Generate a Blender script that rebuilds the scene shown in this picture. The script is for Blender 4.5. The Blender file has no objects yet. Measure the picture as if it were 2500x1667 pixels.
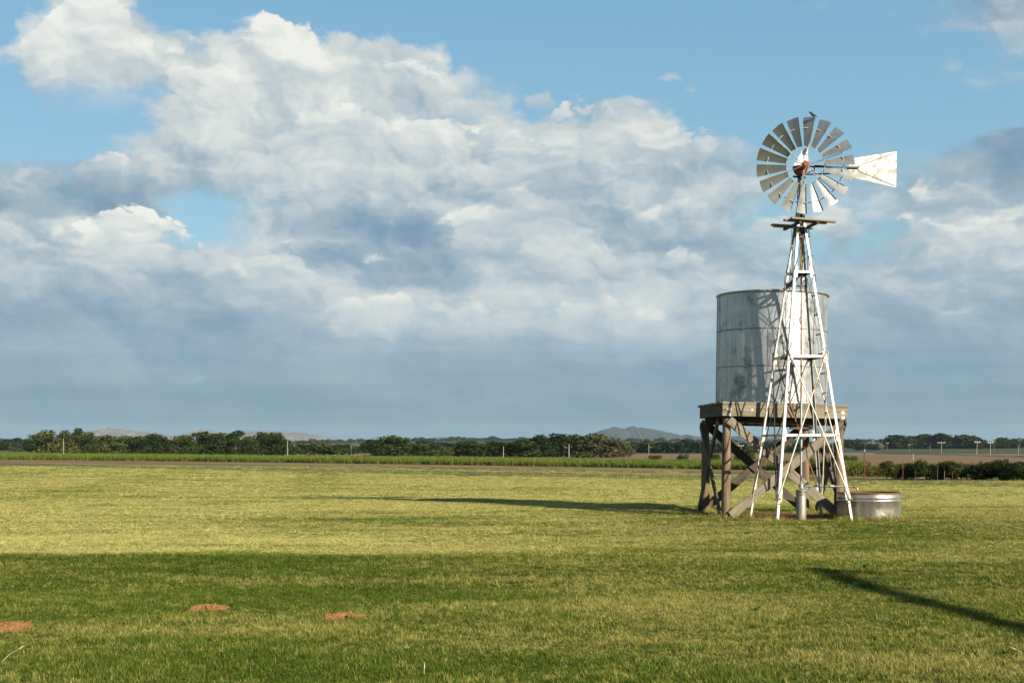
import bpy, bmesh, math, random
import numpy as np
from mathutils import Vector, Matrix

random.seed(7)
RNG = np.random.default_rng(7)
R = math.radians
scene = bpy.context.scene
COL = scene.collection

# ------------------------------------------------------------------ camera
F = 3200.0            # focal length in photo pixels (photo is 2500 wide)
EYE = 1.72
HZ = 1095.0           # eye-level row of the photo
cam_d = bpy.data.cameras.new("camera")
cam_d.sensor_width = 36.0
cam_d.sensor_fit = 'HORIZONTAL'
cam_d.lens = F / 2500.0 * 36.0
cam_d.shift_y = (HZ - 833.5) / 2500.0
cam_d.clip_start = 0.1
cam_d.clip_end = 30000.0
cam = bpy.data.objects.new("camera", cam_d)
COL.objects.link(cam)
cam.location = (0, 0, EYE)
cam.rotation_euler = (R(90), 0, 0)
scene.camera = cam

# ------------------------------------------------------------------ sun, exposure
SUN_AZ = 138.0        # clockwise from +Y: behind the camera, to the right
SUN_EL = 24.0
sd = Vector((math.sin(R(SUN_AZ)) * math.cos(R(SUN_EL)), math.cos(R(SUN_AZ)) * math.cos(R(SUN_EL)), math.sin(R(SUN_EL))))
sun_d = bpy.data.lights.new("sun", 'SUN')
sun_d.energy = 5.0
sun_d.angle = R(0.55)
sun_d.color = (1.0, 0.90, 0.74)
sun = bpy.data.objects.new("sun", sun_d)
COL.objects.link(sun)
sun.location = (60, -60, 60)
sun.rotation_euler = sd.to_track_quat('Z', 'Y').to_euler()
vs = scene.view_settings
vs.view_transform = 'Standard'
vs.look = 'None'
vs.gamma = 1.0
vs.use_curve_mapping = False
vs.exposure = 1.45
scene.render.engine = 'CYCLES'
scene.cycles.use_denoising = True
scene.cycles.max_bounces = 5
scene.cycles.diffuse_bounces = 2
scene.cycles.transparent_max_bounces = 8
scene.cycles.volume_bounces = 0
scene.cycles.sample_clamp_indirect = 6.0


# ------------------------------------------------------------------ node helper
class NT:
    def __init__(s, tree):
        s.t = tree
        tree.nodes.clear()

    def n(s, typ, **kw):
        nd = s.t.nodes.new(typ)
        for k, v in kw.items():
            setattr(nd, k, v)
        return nd

    def put(s, sock, v):
        if v is None:
            return
        if isinstance(v, bpy.types.NodeSocket):
            s.t.links.new(v, sock)
        elif isinstance(v, (int, float)) and hasattr(sock.default_value, '__len__'):
            sock.default_value = [v] * len(sock.default_value)
        elif isinstance(v, (tuple, list)) and len(v) == 3 and len(sock.default_value) == 4:
            sock.default_value = (*v, 1.0)
        else:
            sock.default_value = v

    def m(s, op, a, b=None, c=None, clamp=False):
        nd = s.n('ShaderNodeMath', operation=op, use_clamp=clamp)
        s.put(nd.inputs[0], a)
        if b is not None: s.put(nd.inputs[1], b)
        if c is not None: s.put(nd.inputs[2], c)
        return nd.outputs[0]

    def add(s, a, b): return s.m('ADD', a, b)
    def sub(s, a, b): return s.m('SUBTRACT', a, b)
    def mul(s, a, b): return s.m('MULTIPLY', a, b)

    def v(s, op, a, b=None, scale=None):
        nd = s.n('ShaderNodeVectorMath', operation=op)
        s.put(nd.inputs[0], a)
        if b is not None: s.put(nd.inputs[1], b)
        if scale is not None: s.put(nd.inputs['Scale'], scale)
        return nd.outputs['Value'] if op in ('LENGTH', 'DOT_PRODUCT', 'DISTANCE') else nd.outputs['Vector']

    def xyz(s, vec):
        nd = s.n('ShaderNodeSeparateXYZ')
        s.put(nd.inputs[0], vec)
        return nd.outputs[0], nd.outputs[1], nd.outputs[2]

    def comb(s, x, y, z):
        nd = s.n('ShaderNodeCombineXYZ')
        for i, q in enumerate((x, y, z)): s.put(nd.inputs[i], q)
        return nd.outputs[0]

    def noise(s, vec, scale=1.0, detail=4.0, rough=0.55, dist=0.0, color=False, dim='3D'):
        nd = s.n('ShaderNodeTexNoise', noise_dimensions=dim)
        s.put(nd.inputs['Vector'], vec)
        nd.inputs['Scale'].default_value = scale
        nd.inputs['Detail'].default_value = detail
        nd.inputs['Roughness'].default_value = rough
        nd.inputs['Distortion'].default_value = dist
        return nd.outputs['Color'] if color else nd.outputs['Fac']

    def voro(s, vec, scale=1.0, feature='F1', smooth=0.5, rand=1.0, out='Distance', dim='3D'):
        nd = s.n('ShaderNodeTexVoronoi', feature=feature, voronoi_dimensions=dim)
        s.put(nd.inputs['Vector'], vec)
        nd.inputs['Scale'].default_value = scale
        if 'Smoothness' in nd.inputs and feature == 'SMOOTH_F1': nd.inputs['Smoothness'].default_value = smooth
        nd.inputs['Randomness'].default_value = rand
        return nd.outputs[out]

    def rng(s, v, a, b, c=0.0, d=1.0, typ='LINEAR'):
        nd = s.n('ShaderNodeMapRange', interpolation_type=typ)
        nd.clamp = True
        s.put(nd.inputs[0], v)
        for i, q in enumerate((a, b, c, d)): s.put(nd.inputs[i + 1], q)
        return nd.outputs[0]

    def ss(s, v, a, b): return s.rng(v, a, b, 0.0, 1.0, 'SMOOTHSTEP')

    def mix(s, f, a, b, blend='MIX'):
        nd = s.n('ShaderNodeMix', data_type='RGBA', blend_type=blend)
        nd.clamp_factor = True
        s.put(nd.inputs[0], f)
        s.put(nd.inputs[6], a)
        s.put(nd.inputs[7], b)
        return nd.outputs[2]

    def vmix(s, f, a, b):
        nd = s.n('ShaderNodeMix', data_type='VECTOR')
        s.put(nd.inputs[0], f)
        s.put(nd.inputs[4], a)
        s.put(nd.inputs[5], b)
        return nd.outputs[1]

    def fmix(s, f, a, b):
        nd = s.n('ShaderNodeMix', data_type='FLOAT')
        s.put(nd.inputs[0], f)
        s.put(nd.inputs[2], a)
        s.put(nd.inputs[3], b)
        return nd.outputs[0]

    def ramp(s, f, stops, interp='LINEAR'):
        nd = s.n('ShaderNodeValToRGB')
        cr = nd.color_ramp
        cr.interpolation = interp
        while len(cr.elements) > 1: cr.elements.remove(cr.elements[-1])
        for i, (p, c) in enumerate(stops):
            e = cr.elements[0] if i == 0 else cr.elements.new(p)
            e.position = p
            e.color = (c[0], c[1], c[2], 1.0)
        s.put(nd.inputs[0], f)
        return nd.outputs[0]

    def attr(s, name, typ='GEOMETRY', out='Vector'):
        nd = s.n('ShaderNodeAttribute', attribute_name=name, attribute_type=typ)
        return nd.outputs[out]

    def bump(s, h, strength=0.3, dist=0.02):
        nd = s.n('ShaderNodeBump')
        nd.inputs['Strength'].default_value = strength
        nd.inputs['Distance'].default_value = dist
        s.put(nd.inputs['Height'], h)
        return nd.outputs[0]


def lin(r, g, b):
    f = lambda c: c / 12.92 if c <= 0.04045 else ((c + 0.055) / 1.055) ** 2.4
    return tuple(f(q / 255.0) for q in (r, g, b))


# ------------------------------------------------------------------ sky
# cloud cover and cloud brightness on a coarse grid (rows every 64 photo pixels up from eye level, columns every 100)
COVER = {
 17: "05990000000000000003434566", 16: "06991097010000000000001134", 15: "29998999998100000000000134",
 14: "03786899999744103200001134", 13: "00005899975563495510000002", 12: "00048999999999996430001477",
 11: "56579999999999999774335688", 10: "99997468999999999974346787", 9: "88630048999999999974457888",
 8: "88995179999999999985566888",  7: "99999999999999999966677877",  6: "99999999999999999977778877",
 5: "99999989999998888888888999",  4: "99999999999999988889999999",  3: "99999999999999999999999999",
 2: "99999999999999999999999999",  1: "99999999999999999999999999",  0: "99999999999999999999999999"}
BRITE = {
 17: "77767777777777777777655544", 16: "78777789977777777755555555", 15: "78877899876655555555555555",
 14: "66766779977766555555555555", 13: "66665678787666777755555555", 12: "66666668979766776766556432",
 11: "57676557878666766755554322", 10: "23434555655556556755543434", 9: "34566545444577634666656777",
 8: "66878787643456743456565677",  7: "65466676332345777655555655",  6: "43345444688767886455444554",
 5: "22222225687655666555433332",  4: "24432222343333444433222223",  3: "22332222332222222222222222",
 2: "22222222222222222222222222",  1: "22222222222222222222222222",  0: "22222222222222222222222222"}


# single clouds, back to front: centre x, base y, half width, height (photo pixels), brightness at the top, at the base, edge softness, density
CLOUDS = [
 (2370, 75, 170, 80, .58, .48, 50, .75), (1990, 25, 80, 40, .66, .6, 40, .6), (2160, 45, 80, 40, .64, .58, 40, .6), (2430, 205, 110, 80, .6, .5, 60, .55), (2330, 175, 50, 45, .66, .6, 30, .55),
 (1625, 192, 42, 34, .74, .66, 16, .7), (1683, 228, 30, 36, .70, .6, 18, .55), (2440, 430, 230, 150, .30, .18, 60, .8), (2150, 395, 120, 60, .38, .26, 50, .6), (2265, 338, 45, 52, .66, .55, 18, .85),
 (215, 225, 170, 315, .92, .62, 14, 1), (110, 220, 80, 105, .82, .64, 16, .95), (320, 215, 70, 130, .80, .60, 18, .85),
 (1110, 270, 120, 70, .72, .6, 22, .85), (940, 300, 210, 170, .80, .55, 14, 1), (480, 350, 120, 260, .86, .52, 13, 1), (680, 330, 200, 310, .92, .58, 13, 1), (580, 340, 150, 240, .90, .6, 14, 1),
 (1315, 262, 40, 68, .76, .6, 14, .9), (1430, 440, 130, 240, .84, .48, 13, 1), (1540, 420, 110, 130, .74, .48, 18, .95), (1690, 430, 80, 175, .80, .46, 12, .95), (1620, 440, 90, 140, .74, .46, 16, .95),
 (400, 415, 130, 155, .72, .50, 30, .6), (610, 450, 220, 200, .76, .46, 40, .7), (820, 470, 260, 230, .92, .48, 26, .85), (1060, 455, 190, 200, .91, .46, 14, 1), (1290, 470, 160, 170, .78, .44, 22, .95),
 (740, 450, 110, 110, .82, .5, 24, .9), (1170, 470, 130, 120, .80, .45, 22, .9), (1480, 500, 170, 120, .72, .46, 34, .7), (1830, 470, 90, 90, .60, .42, 34, .7),
 (110, 470, 110, 95, .78, .3, 14, 1), (240, 480, 130, 120, .82, .3, 14, 1), (365, 470, 80, 140, .74, .34, 18, .95), (200, 525, 330, 85, .26, .16, 34, .95), (440, 445, 45, 35, .58, .4, 24, .5),
 (870, 575, 310, 105, .34, .22, 36, .95), (700, 530, 75, 62, .60, .36, 26, .8), (900, 490, 95, 24, .82, .5, 14, .85), (1210, 590, 150, 105, .80, .48, 18, .95), (1330, 560, 130, 110, .72, .5, 24, .9),
 (1640, 540, 130, 75, .80, .5, 20, .9), (1880, 570, 70, 80, .72, .5, 18, .9), (1530, 560, 60, 40, .62, .45, 26, .7), (1690, 605, 190, 75, .36, .24, 30, .9), (1485, 592, 45, 20, .36, .25, 14, .8),
 (2290, 520, 150, 110, .56, .34, 30, .9), (2240, 480, 45, 44, .84, .6, 14, .9), (2480, 560, 80, 90, .72, .45, 20, .9),
 (30, 690, 80, 170, .68, .36, 22, .9), (150, 700, 120, 160, .74, .32, 18, .95), (310, 720, 165, 225, .92, .34, 11, 1), (440, 715, 130, 195, .90, .34, 11, 1), (590, 735, 110, 140, .74, .36, 18, .95), (690, 745, 125, 200, .90, .38, 11, 1),
 (480, 760, 70, 55, .62, .34, 20, .8), (215, 690, 70, 55, .32, .26, 24, .8), (912, 640, 58, 34, .88, .55, 11, .9), (1010, 710, 220, 95, .30, .22, 36, .85),
 (1460, 720, 150, 150, .78, .44, 20, .9), (1640, 700, 150, 110, .72, .44, 24, .9), (1290, 700, 120, 80, .58, .40, 30, .8),
 (2060, 620, 80, 130, .68, .4, 22, .9), (2250, 630, 150, 135, .86, .44, 14, .95), (2420, 640, 140, 150, .84, .42, 16, .95), (2330, 605, 50, 24, .4, .3, 18, .7),
 (830, 815, 120, 85, .72, .4, 24, .9), (965, 810, 165, 125, .92, .46, 14, 1), (1150, 825, 170, 100, .82, .42, 20, .95), (1410, 810, 150, 125, .92, .46, 15, .95), (1570, 830, 170, 95, .74, .42, 24, .9), (1280, 815, 110, 80, .74, .44, 24, .9),
 (2260, 735, 120, 50, .58, .34, 26, .8), (2385, 775, 80, 32, .74, .4, 16, .8), (2170, 800, 190, 60, .28, .18, 34, .85), (2490, 860, 60, 70, .52, .3, 28, .8),
 (170, 865, 110, 38, .46, .30, 30, .8), (1500, 890, 170, 34, .50, .32, 26, .8), (890, 868, 80, 16, .46, .3, 18, .7), (350, 838, 50, 24, .44, .3, 22, .7), (265, 912, 80, 16, .40, .28, 18, .7)]


def grid_at(G, px, py):
    c = min(max(px / 100.0, 0), 24.999)
    r = min(max((HZ - py) / 64.0, 0), 16.999)
    c0, r0 = int(c), int(r)
    fc, fr = c - c0, r - r0
    g = lambda rr, cc: int(G[rr][cc]) / 9.0
    return ((g(r0, c0) * (1 - fc) + g(r0, c0 + 1) * fc) * (1 - fr) + (g(r0 + 1, c0) * (1 - fc) + g(r0 + 1, c0 + 1) * fc) * fr)


def build_sky():
    w = bpy.data.worlds.new("World")
    scene.world = w
    w.use_nodes = True
    s = NT(w.node_tree)
    out = s.n('ShaderNodeOutputWorld')
    bg = s.n('ShaderNodeBackground')
    s.t.links.new(bg.outputs[0], out.inputs[0])
    sky = s.n('ShaderNodeTexSky', sky_type='NISHITA')
    sky.sun_disc = False
    sky.sun_elevation = R(SUN_EL)
    sky.sun_rotation = R(SUN_AZ)
    sky.air_density = 1.0
    sky.dust_density = 0.6
    sky.ozone_density = 1.4
    d = s.n('ShaderNodeTexCoord').outputs['Generated']
    dx, dy, dz = s.xyz(d)
    hor = s.m('SQRT', s.add(s.mul(dx, dx), s.mul(dy, dy)))
    az = s.m('ARCTAN2', dx, dy)
    el = s.m('DIVIDE', dz, s.m('MAXIMUM', hor, 0.02))
    # noise space: flattened towards the horizon
    q = s.comb(az, s.mul(s.m('ARCSINE', dz), 1.6), 0.0)
    w1 = s.v('SUBTRACT', s.noise(q, 7.0, 3.0, 0.5, color=True, dim='2D'), (0.5, 0.5, 0.5))
    w2 = s.v('SUBTRACT', s.noise(q, 30.0, 4.0, 0.6, color=True, dim='2D'), (0.5, 0.5, 0.5))
    x1, y1, _ = s.xyz(w1)
    x2, y2, _ = s.xyz(w2)
    ua = s.add(az, s.add(s.mul(x1, 0.040), s.mul(x2, 0.034)))
    ve = s.add(el, s.add(s.mul(y1, 0.020), s.mul(y2, 0.022)))
    LIM = R(25.0)
    u01 = s.rng(ua, -LIM, LIM)
    vr = s.m('DIVIDE', ve, 0.02)
    vr = s.m('MINIMUM', s.m('MAXIMUM', vr, 0.0), 17.0)
    acc = None
    for r in range(18):
        stops = []
        for i in range(32):
            t = i / 31.0
            a = -LIM + 2 * LIM * t
            px = 1250 + F * math.tan(a)
            py = HZ - F * (r * 0.02) / math.cos(a)
            stops.append((t, (grid_at(COVER, px, py), grid_at(BRITE, px, py), 0.0)))
        col = s.ramp(u01, stops)
        wgt = s.m('SUBTRACT', 1.0, s.m('ABSOLUTE', s.sub(vr, float(r))), clamp=True)
        wgt = s.ss(wgt, 0.0, 1.0)
        sc_ = s.n('ShaderNodeSeparateColor')
        s.put(sc_.inputs[0], col)
        if acc is None:
            acc = (s.mul(sc_.outputs[0], wgt), s.mul(sc_.outputs[1], wgt))
        else:
            acc = (s.m('MULTIPLY_ADD', sc_.outputs[0], wgt, acc[0]), s.m('MULTIPLY_ADD', sc_.outputs[1], wgt, acc[1]))
    cov, bri = acc
    # outside the part of the sky in view the same broken cloud goes on
    side = s.ss(s.m('ABSOLUTE', az), R(26), R(45))
    high = s.ss(el, 0.36, 0.6)
    gen = s.m('MAXIMUM', side, high)
    cov = s.fmix(gen, cov, 0.52)
    bri = s.fmix(gen, bri, 0.55)
    # billows: rounded cells on cells, bent by fine noise
    qw = s.v('ADD', q, s.v('ADD', s.v('SCALE', w1, scale=0.05), s.v('SCALE', w2, scale=0.030)))
    def cells(vec, sc, det, rgh):
        nd = s.n('ShaderNodeTexVoronoi', feature='F1', voronoi_dimensions='2D')
        s.put(nd.inputs['Vector'], vec)
        nd.inputs['Scale'].default_value = sc
        nd.inputs['Detail'].default_value = det
        nd.inputs['Roughness'].default_value = rgh
        nd.inputs['Lacunarity'].default_value = 2.3
        return s.sub(1.0, nd.outputs['Distance'])
    LD = (0.010, 0.016, 0.0)
    fb = s.noise(q, 10.0, 8.0, 0.62, dim='2D')
    LS = (0.014, 0.026, 0.0)
    g0 = s.noise(qw, 12.0, 2.0, 0.50, dim='2D')
    g1 = s.noise(s.v('ADD', qw, LS), 12.0, 2.0, 0.50, dim='2D')
    b0 = cells(qw, 17.0, 1.6, 0.5)
    b1 = cells(s.v('ADD', qw, LD), 17.0, 1.6, 0.5)
    c0 = cells(qw, 46.0, 1.0, 0.5)
    c1 = cells(s.v('ADD', qw, (0.004, 0.007, 0.0)), 46.0, 1.0, 0.5)
    cn = s.sub(c0, 0.55)
    fn = s.sub(fb, 0.5)
    bn = s.sub(b0, 0.55)
    den = s.add(cov, s.add(s.mul(fn, 0.95), s.mul(bn, 0.22)))
    soft = s.noise(q, 3.1, 2.0, 0.5, dim='2D')
    edge = s.fmix(s.ss(el, 0.06, 0.20), 0.30, s.rng(soft, 0.38, 0.62, 0.14, 0.28))
    mask = s.ss(den, s.sub(0.50, edge), s.add(0.50, edge))
    relief = s.add(s.add(s.mul(s.sub(b0, b1), 0.17), s.mul(s.sub(c0, c1), 0.13)), s.mul(s.sub(g0, g1), 0.45))
    up = s.ss(el, 0.05, 0.17)
    fx = s.add(s.mul(relief, s.fmix(up, 0.25, 0.95)), s.add(s.mul(bn, s.fmix(up, 0.05, 0.09)), s.mul(fn, 0.09)))
    streak = s.noise(s.comb(s.mul(az, 3.0), s.mul(el, 42.0), 0.0), 1.6, 5.0, 0.6, dim='2D')
    fx = s.add(fx, s.mul(s.sub(streak, 0.5), s.fmix(s.ss(el, 0.02, 0.14), 0.30, 0.06)))
    acc_sh = s.add(0.22, s.mul(s.sub(bri, 0.2), 0.75))
    acc_mk = mask
    # the single clouds over the coarse cover
    bump = s.add(s.mul(fn, 120.0), s.add(s.mul(bn, 52.0), s.mul(cn, 34.0)))
    bump3 = s.comb(bump, bump, bump)
    Xp = s.mul(s.add(az, s.add(s.mul(x1, 0.014), s.mul(x2, 0.018))), F)
    Yp = s.mul(s.add(el, s.add(s.mul(y1, 0.010), s.mul(y2, 0.014))), F)
    X3, Y3 = s.comb(Xp, Xp, Xp), s.comb(Yp, Yp, Yp)
    def vma(a, b, c):
        nd = s.n('ShaderNodeVectorMath', operation='MULTIPLY_ADD')
        for i, q_ in enumerate((a, b, c)): s.put(nd.inputs[i], q_)
        return nd.outputs[0]
    def vrng(v_, a, b):
        nd = s.n('ShaderNodeMapRange', data_type='FLOAT_VECTOR', interpolation_type='SMOOTHSTEP')
        s.put(nd.inputs['Vector'], v_)
        nd.inputs[7].default_value = a
        nd.inputs[8].default_value = b
        nd.inputs[9].default_value = (0, 0, 0)
        nd.inputs[10].default_value = (1, 1, 1)
        return nd.outputs['Vector']
    accv = s.comb(acc_sh, acc_mk, 0.0)
    cl = list(CLOUDS)
    while len(cl) % 3: cl.append((-9000, 0, 10, 10, .5, .5, 10, 0))
    for i in range(0, len(cl), 3):
        tri = cl[i:i + 3]
        P = [[] for _ in range(10)]
        for (cx, by, hw, hh, bt, bb, sf, dn) in tri:
            a = math.atan((cx - 1250) / F)
            k_ = math.cos(a)
            ew, eh = hw * k_ * k_, hh * k_
            ccx, ccy = a * F, (HZ - by) * k_
            S = 0.5 * min(ew, eh) * 1.35
            for lst, val in zip(P, (1 / ew, -ccx / ew, 1 / eh, -ccy / eh, -S, S, min(1.0, min(ew, eh) / 130.0), sf * 1.25, bt - bb, bb)): lst.append(val)
        T = [tuple(q_) for q_ in P]
        dn3 = tuple(c_[7] for c_ in tri)
        zero = s.v('SCALE', accv, scale=1e-6)       # keeps the evaluation in order
        U = vma(X3, T[0], s.v('ADD', zero, T[1]))
        V = vma(Y3, T[2], s.v('ADD', zero, T[3]))
        V2 = s.v('MAXIMUM', V, s.v('SCALE', V, scale=-4.2))
        Q = vma(V2, V2, s.v('MULTIPLY', U, U))
        D = vma(Q, T[4], vma(bump3, T[6], T[5]))
        Mv = vrng(D, (0, 0, 0), T[7])
        Fv = vrng(V, (-0.26, -0.26, -0.26), (0.34, 0.34, 0.34))
        Mv = s.v('MULTIPLY', s.v('MULTIPLY', Mv, Fv), dn3)
        SH = vma(s.v('MINIMUM', s.v('MAXIMUM', V, (0, 0, 0)), (1, 1, 1)), T[8], T[9])
        for mk, sv in zip(s.xyz(Mv), s.xyz(SH)):
            accv = s.vmix(mk, accv, s.comb(sv, 1.0, 0.0))
    acc_sh, acc_mk, _ = s.xyz(accv)
    sh = s.add(s.add(acc_sh, 0.08), fx)
    mask = acc_mk
    K = 10.0 / 2 ** vs.exposure
    ccol = s.v('SCALE', s.ramp(sh, [(0.0, lin(114, 144, 168)), (0.22, lin(130, 159, 180)), (0.45, lin(160, 181, 194)),
                       (0.62, lin(190, 202, 207)), (0.80, lin(217, 222, 219)), (1.0, lin(241, 241, 234))]), scale=K)
    # low clouds are seen through more air: slightly darker and greyer
    low = s.ss(el, 0.085, 0.0)
    lowc = s.v('SCALE', s.ramp(el, [(0.0, lin(102, 130, 140)), (0.05, lin(104, 134, 148)), (0.10, lin(114, 146, 164))]), scale=K)
    ccol = s.mix(s.mul(low, 0.75), ccol, lowc)
    skyc = sky.outputs[0]
    # the clear blue of this sky, greener than a dust-free one
    blue = s.v('SCALE', s.ramp(el, [(0.0, lin(138, 178, 196)), (0.15, lin(136, 182, 200)), (0.36, lin(114, 166, 196)), (1.0, lin(78, 138, 186))]), scale=K)
    skyc = s.mix(0.88, skyc, blue)
    fin = s.mix(s.mul(mask, 0.97), skyc, ccol)
    s.put(bg.inputs[0], fin)
    bg.inputs[1].default_value = 0.1
    w.cycles.sampling_method = 'NONE'


build_sky()


# ------------------------------------------------------------------ small helpers for things
def tag(o, label=None, cat=None, group=None, kind=None):
    if label: o['label'] = label
    if cat: o['category'] = cat
    if group: o['group'] = group
    if kind: o['kind'] = kind
    return o


def empty(name, loc, label=None, cat=None, group=None):
    o = bpy.data.objects.new(name, None)
    o.empty_display_size = 0.2
    COL.objects.link(o)
    o.location = loc
    return tag(o, label, cat, group)


def root_loc(o):
    l = Vector((0, 0, 0))
    while o is not None:
        l += o.location
        o = o.parent
    return l


class MB:
    """collects shapes in world coordinates, builds one mesh object"""
    def __init__(s):
        s.v, s.f, s.g = [], [], []

    def _add(s, vs_, fs, grain):
        b = len(s.v)
        s.v += [Vector(q) for q in vs_]
        s.g += [Vector(q) for q in grain]
        s.f += [tuple(i + b for i in f) for f in fs]

    def prism(s, p0, p1, prof, up=(0, 0, 1), prof1=None, cap=True):
        """sweep a 2D profile (x across, y up) from p0 to p1"""
        p0, p1 = Vector(p0), Vector(p1)
        d = (p1 - p0)
        L = d.length
        d.normalize()
        up = Vector(up)
        x = d.cross(up)
        if x.length < 1e-4: x = d.cross(Vector((0, 1, 0)))
        x.normalize()
        y = x.cross(d).normalized()
        n = len(prof)
        prof1 = prof1 or prof
        off = Vector((random.uniform(0, 50), random.uniform(0, 9), random.uniform(0, 9)))
        vs_ = [p0 + x * a + y * b for a, b in prof] + [p1 + x * a + y * b for a, b in prof1]
        gr = [Vector((0, a, b)) + off for a, b in prof] + [Vector((L, a, b)) + off for a, b in prof1]
        fs = [(i, (i + 1) % n, n + (i + 1) % n, n + i) for i in range(n)]
        if cap: fs += [tuple(reversed(range(n))), tuple(range(n, 2 * n))]
        s._add(vs_, fs, gr)
        return s

    def beam(s, p0, p1, w, h, up=(0, 0, 1), chamfer=0.0):
        a, b, c = w / 2, h / 2, chamfer
        if c <= 0:
            prof = [(-a, -b), (a, -b), (a, b), (-a, b)]
        else:
            prof = [(-a + c, -b), (a - c, -b), (a, -b + c), (a, b - c), (a - c, b), (-a + c, b), (-a, b - c), (-a, -b + c)]
        return s.prism(p0, p1, prof, up)

    def angle(s, p0, p1, w, t, up, flipx=1):
        f = flipx
        prof = [(0, 0), (f * w, 0), (f * w, t), (f * t, t), (f * t, w), (0, w)]
        if f < 0: prof.reverse()
        return s.prism(p0, p1, prof, up)

    def tube(s, p0, p1, r0, r1=None, n=10, cap=True):
        r1 = r0 if r1 is None else r1
        pr = lambda r: [(r * math.cos(2 * math.pi * i / n), r * math.sin(2 * math.pi * i / n)) for i in range(n)]
        return s.prism(p0, p1, pr(r0), prof1=pr(r1), cap=cap)

    def path(s, pts, rad, n=6):
        for i in range(len(pts) - 1):
            s.tube(pts[i], pts[i + 1], rad if not isinstance(rad, list) else rad[i], rad if not isinstance(rad, list) else rad[i + 1], n)
        return s

    def lathe(s, c, prof, n=48, axis=(0, 0, 1), a0=0.0):
        """prof: (radius, height) list"""
        c = Vector(c)
        ax = Vector(axis).normalized()
        x = ax.orthogonal().normalized() if abs(ax.z) < 0.99 else Vector((1, 0, 0))
        y = ax.cross(x)
        vs_, gr, fs = [], [], []
        m = len(prof)
        for i in range(n):
            a = 2 * math.pi * i / n + a0
            for r, h in prof:
                vs_.append(c + (x * math.cos(a) + y * math.sin(a)) * r + ax * h)
                gr.append((h, a * max(p[0] for p in prof), r))
        for i in range(n):
            j = (i + 1) % n
            for k in range(m - 1):
                fs.append((i * m + k, j * m + k, j * m + k + 1, i * m + k + 1))
        s._add(vs_, fs, gr)
        return s

    def torus(s, c, rad, r, axis=(0, 0, 1), n=48, k=6):
        prof = [(rad + r * math.cos(2 * math.pi * i / k), r * math.sin(2 * math.pi * i / k)) for i in range(k + 1)]
        return s.lathe(c, prof, n, axis)

    def poly(s, front, offset):
        """a plate: outline plus thickness vector"""
        off = Vector(offset)
        n = len(front)
        a = [Vector(q) for q in front]
        b = [q + off for q in a]
        fs = [tuple(range(n)), tuple(reversed(range(n, 2 * n)))] + [(i, n + i, n + (i + 1) % n, (i + 1) % n) for i in range(n)]
        s._add(a + b, fs, [(q.x, q.z, q.y) for q in a + b])
        return s

    def raw(s, vs_, fs, gr=None):
        s._add(vs_, fs, gr or vs_)
        return s

    def xf(s, M):
        s.v = [M @ q for q in s.v]
        return s

    def build(s, name, mat, parent=None, smooth=False, label=None):
        o0 = root_loc(parent) if parent is not None else Vector((0, 0, 0))
        me = bpy.data.meshes.new(name)
        me.from_pydata([tuple(q - o0) for q in s.v], [], s.f)
        at = me.attributes.new('grain', 'FLOAT_VECTOR', 'POINT')
        at.data.foreach_set('vector', np.array([tuple(q) for q in s.g], dtype=np.float32).ravel())
        bm = bmesh.new()
        bm.from_mesh(me)
        bmesh.ops.recalc_face_normals(bm, faces=bm.faces)
        bm.to_mesh(me)
        bm.free()
        me.materials.append(mat)
        if smooth:
            me.polygons.foreach_set('use_smooth', [True] * len(me.polygons))
            if smooth is not True:
                me.set_sharp_from_angle(angle=R(smooth))
        o = bpy.data.objects.new(name, me)
        COL.objects.link(o)
        if parent is not None: o.parent = parent
        if label: o['label'] = label
        return o


def W(px, py, Y):
    """point at distance Y that the photo shows at pixel (px, py)"""
    return Vector(((px - 1250) / F * Y, Y, EYE - (py - HZ) / F * Y))


# ------------------------------------------------------------------ materials
def material(name):
    m = bpy.data.materials.new(name)
    m.use_nodes = True
    s = NT(m.node_tree)
    out = s.n('ShaderNodeOutputMaterial')
    return m, s, out


ALB = 0.72


def dim(s, c, k=None):
    k = ALB if k is None else k
    return tuple(q * k for q in c) if isinstance(c, (tuple, list)) else s.v('SCALE', c, scale=k)


def principled(s, out, base, rough=0.6, metal=0.0, spec=0.5, normal=None, k=None):
    b = s.n('ShaderNodeBsdfPrincipled')
    s.put(b.inputs['Base Color'], dim(s, base, k))
    s.put(b.inputs['Roughness'], rough)
    s.put(b.inputs['Metallic'], metal)
    s.put(b.inputs['Specular IOR Level'], spec)
    if normal is not None: s.put(b.inputs['Normal'], normal)
    s.t.links.new(b.outputs[0], out.inputs[0])
    return b


def mat_wood(name, c0, c1, c2, dark=(0.02, 0.016, 0.012), rough=0.85):
    m, s, out = material(name)
    g = s.attr('grain')
    st = s.v('MULTIPLY', g, (1.6, 26.0, 26.0))
    n1 = s.noise(st, 1.0, 6.0, 0.65, 0.6)
    n2 = s.noise(s.v('MULTIPLY', g, (0.9, 5.0, 5.0)), 1.0, 4.0, 0.6)
    n3 = s.noise(s.v('MULTIPLY', g, (5.0, 80.0, 80.0)), 1.0, 3.0, 0.6)
    col = s.ramp(n1, [(0.25, c0), (0.5, c1), (0.75, c2)])
    col = s.mix(s.ss(n2, 0.52, 0.72), col, tuple(q * 0.55 for q in c0))
    crack = s.ss(n3, 0.66, 0.74)
    col = s.mix(s.mul(crack, 0.8), col, dark)
    principled(s, out, col, rough, 0.0, 0.25, s.bump(s.sub(n1, s.mul(crack, 0.8)), 0.5, 0.01))
    return m


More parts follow.
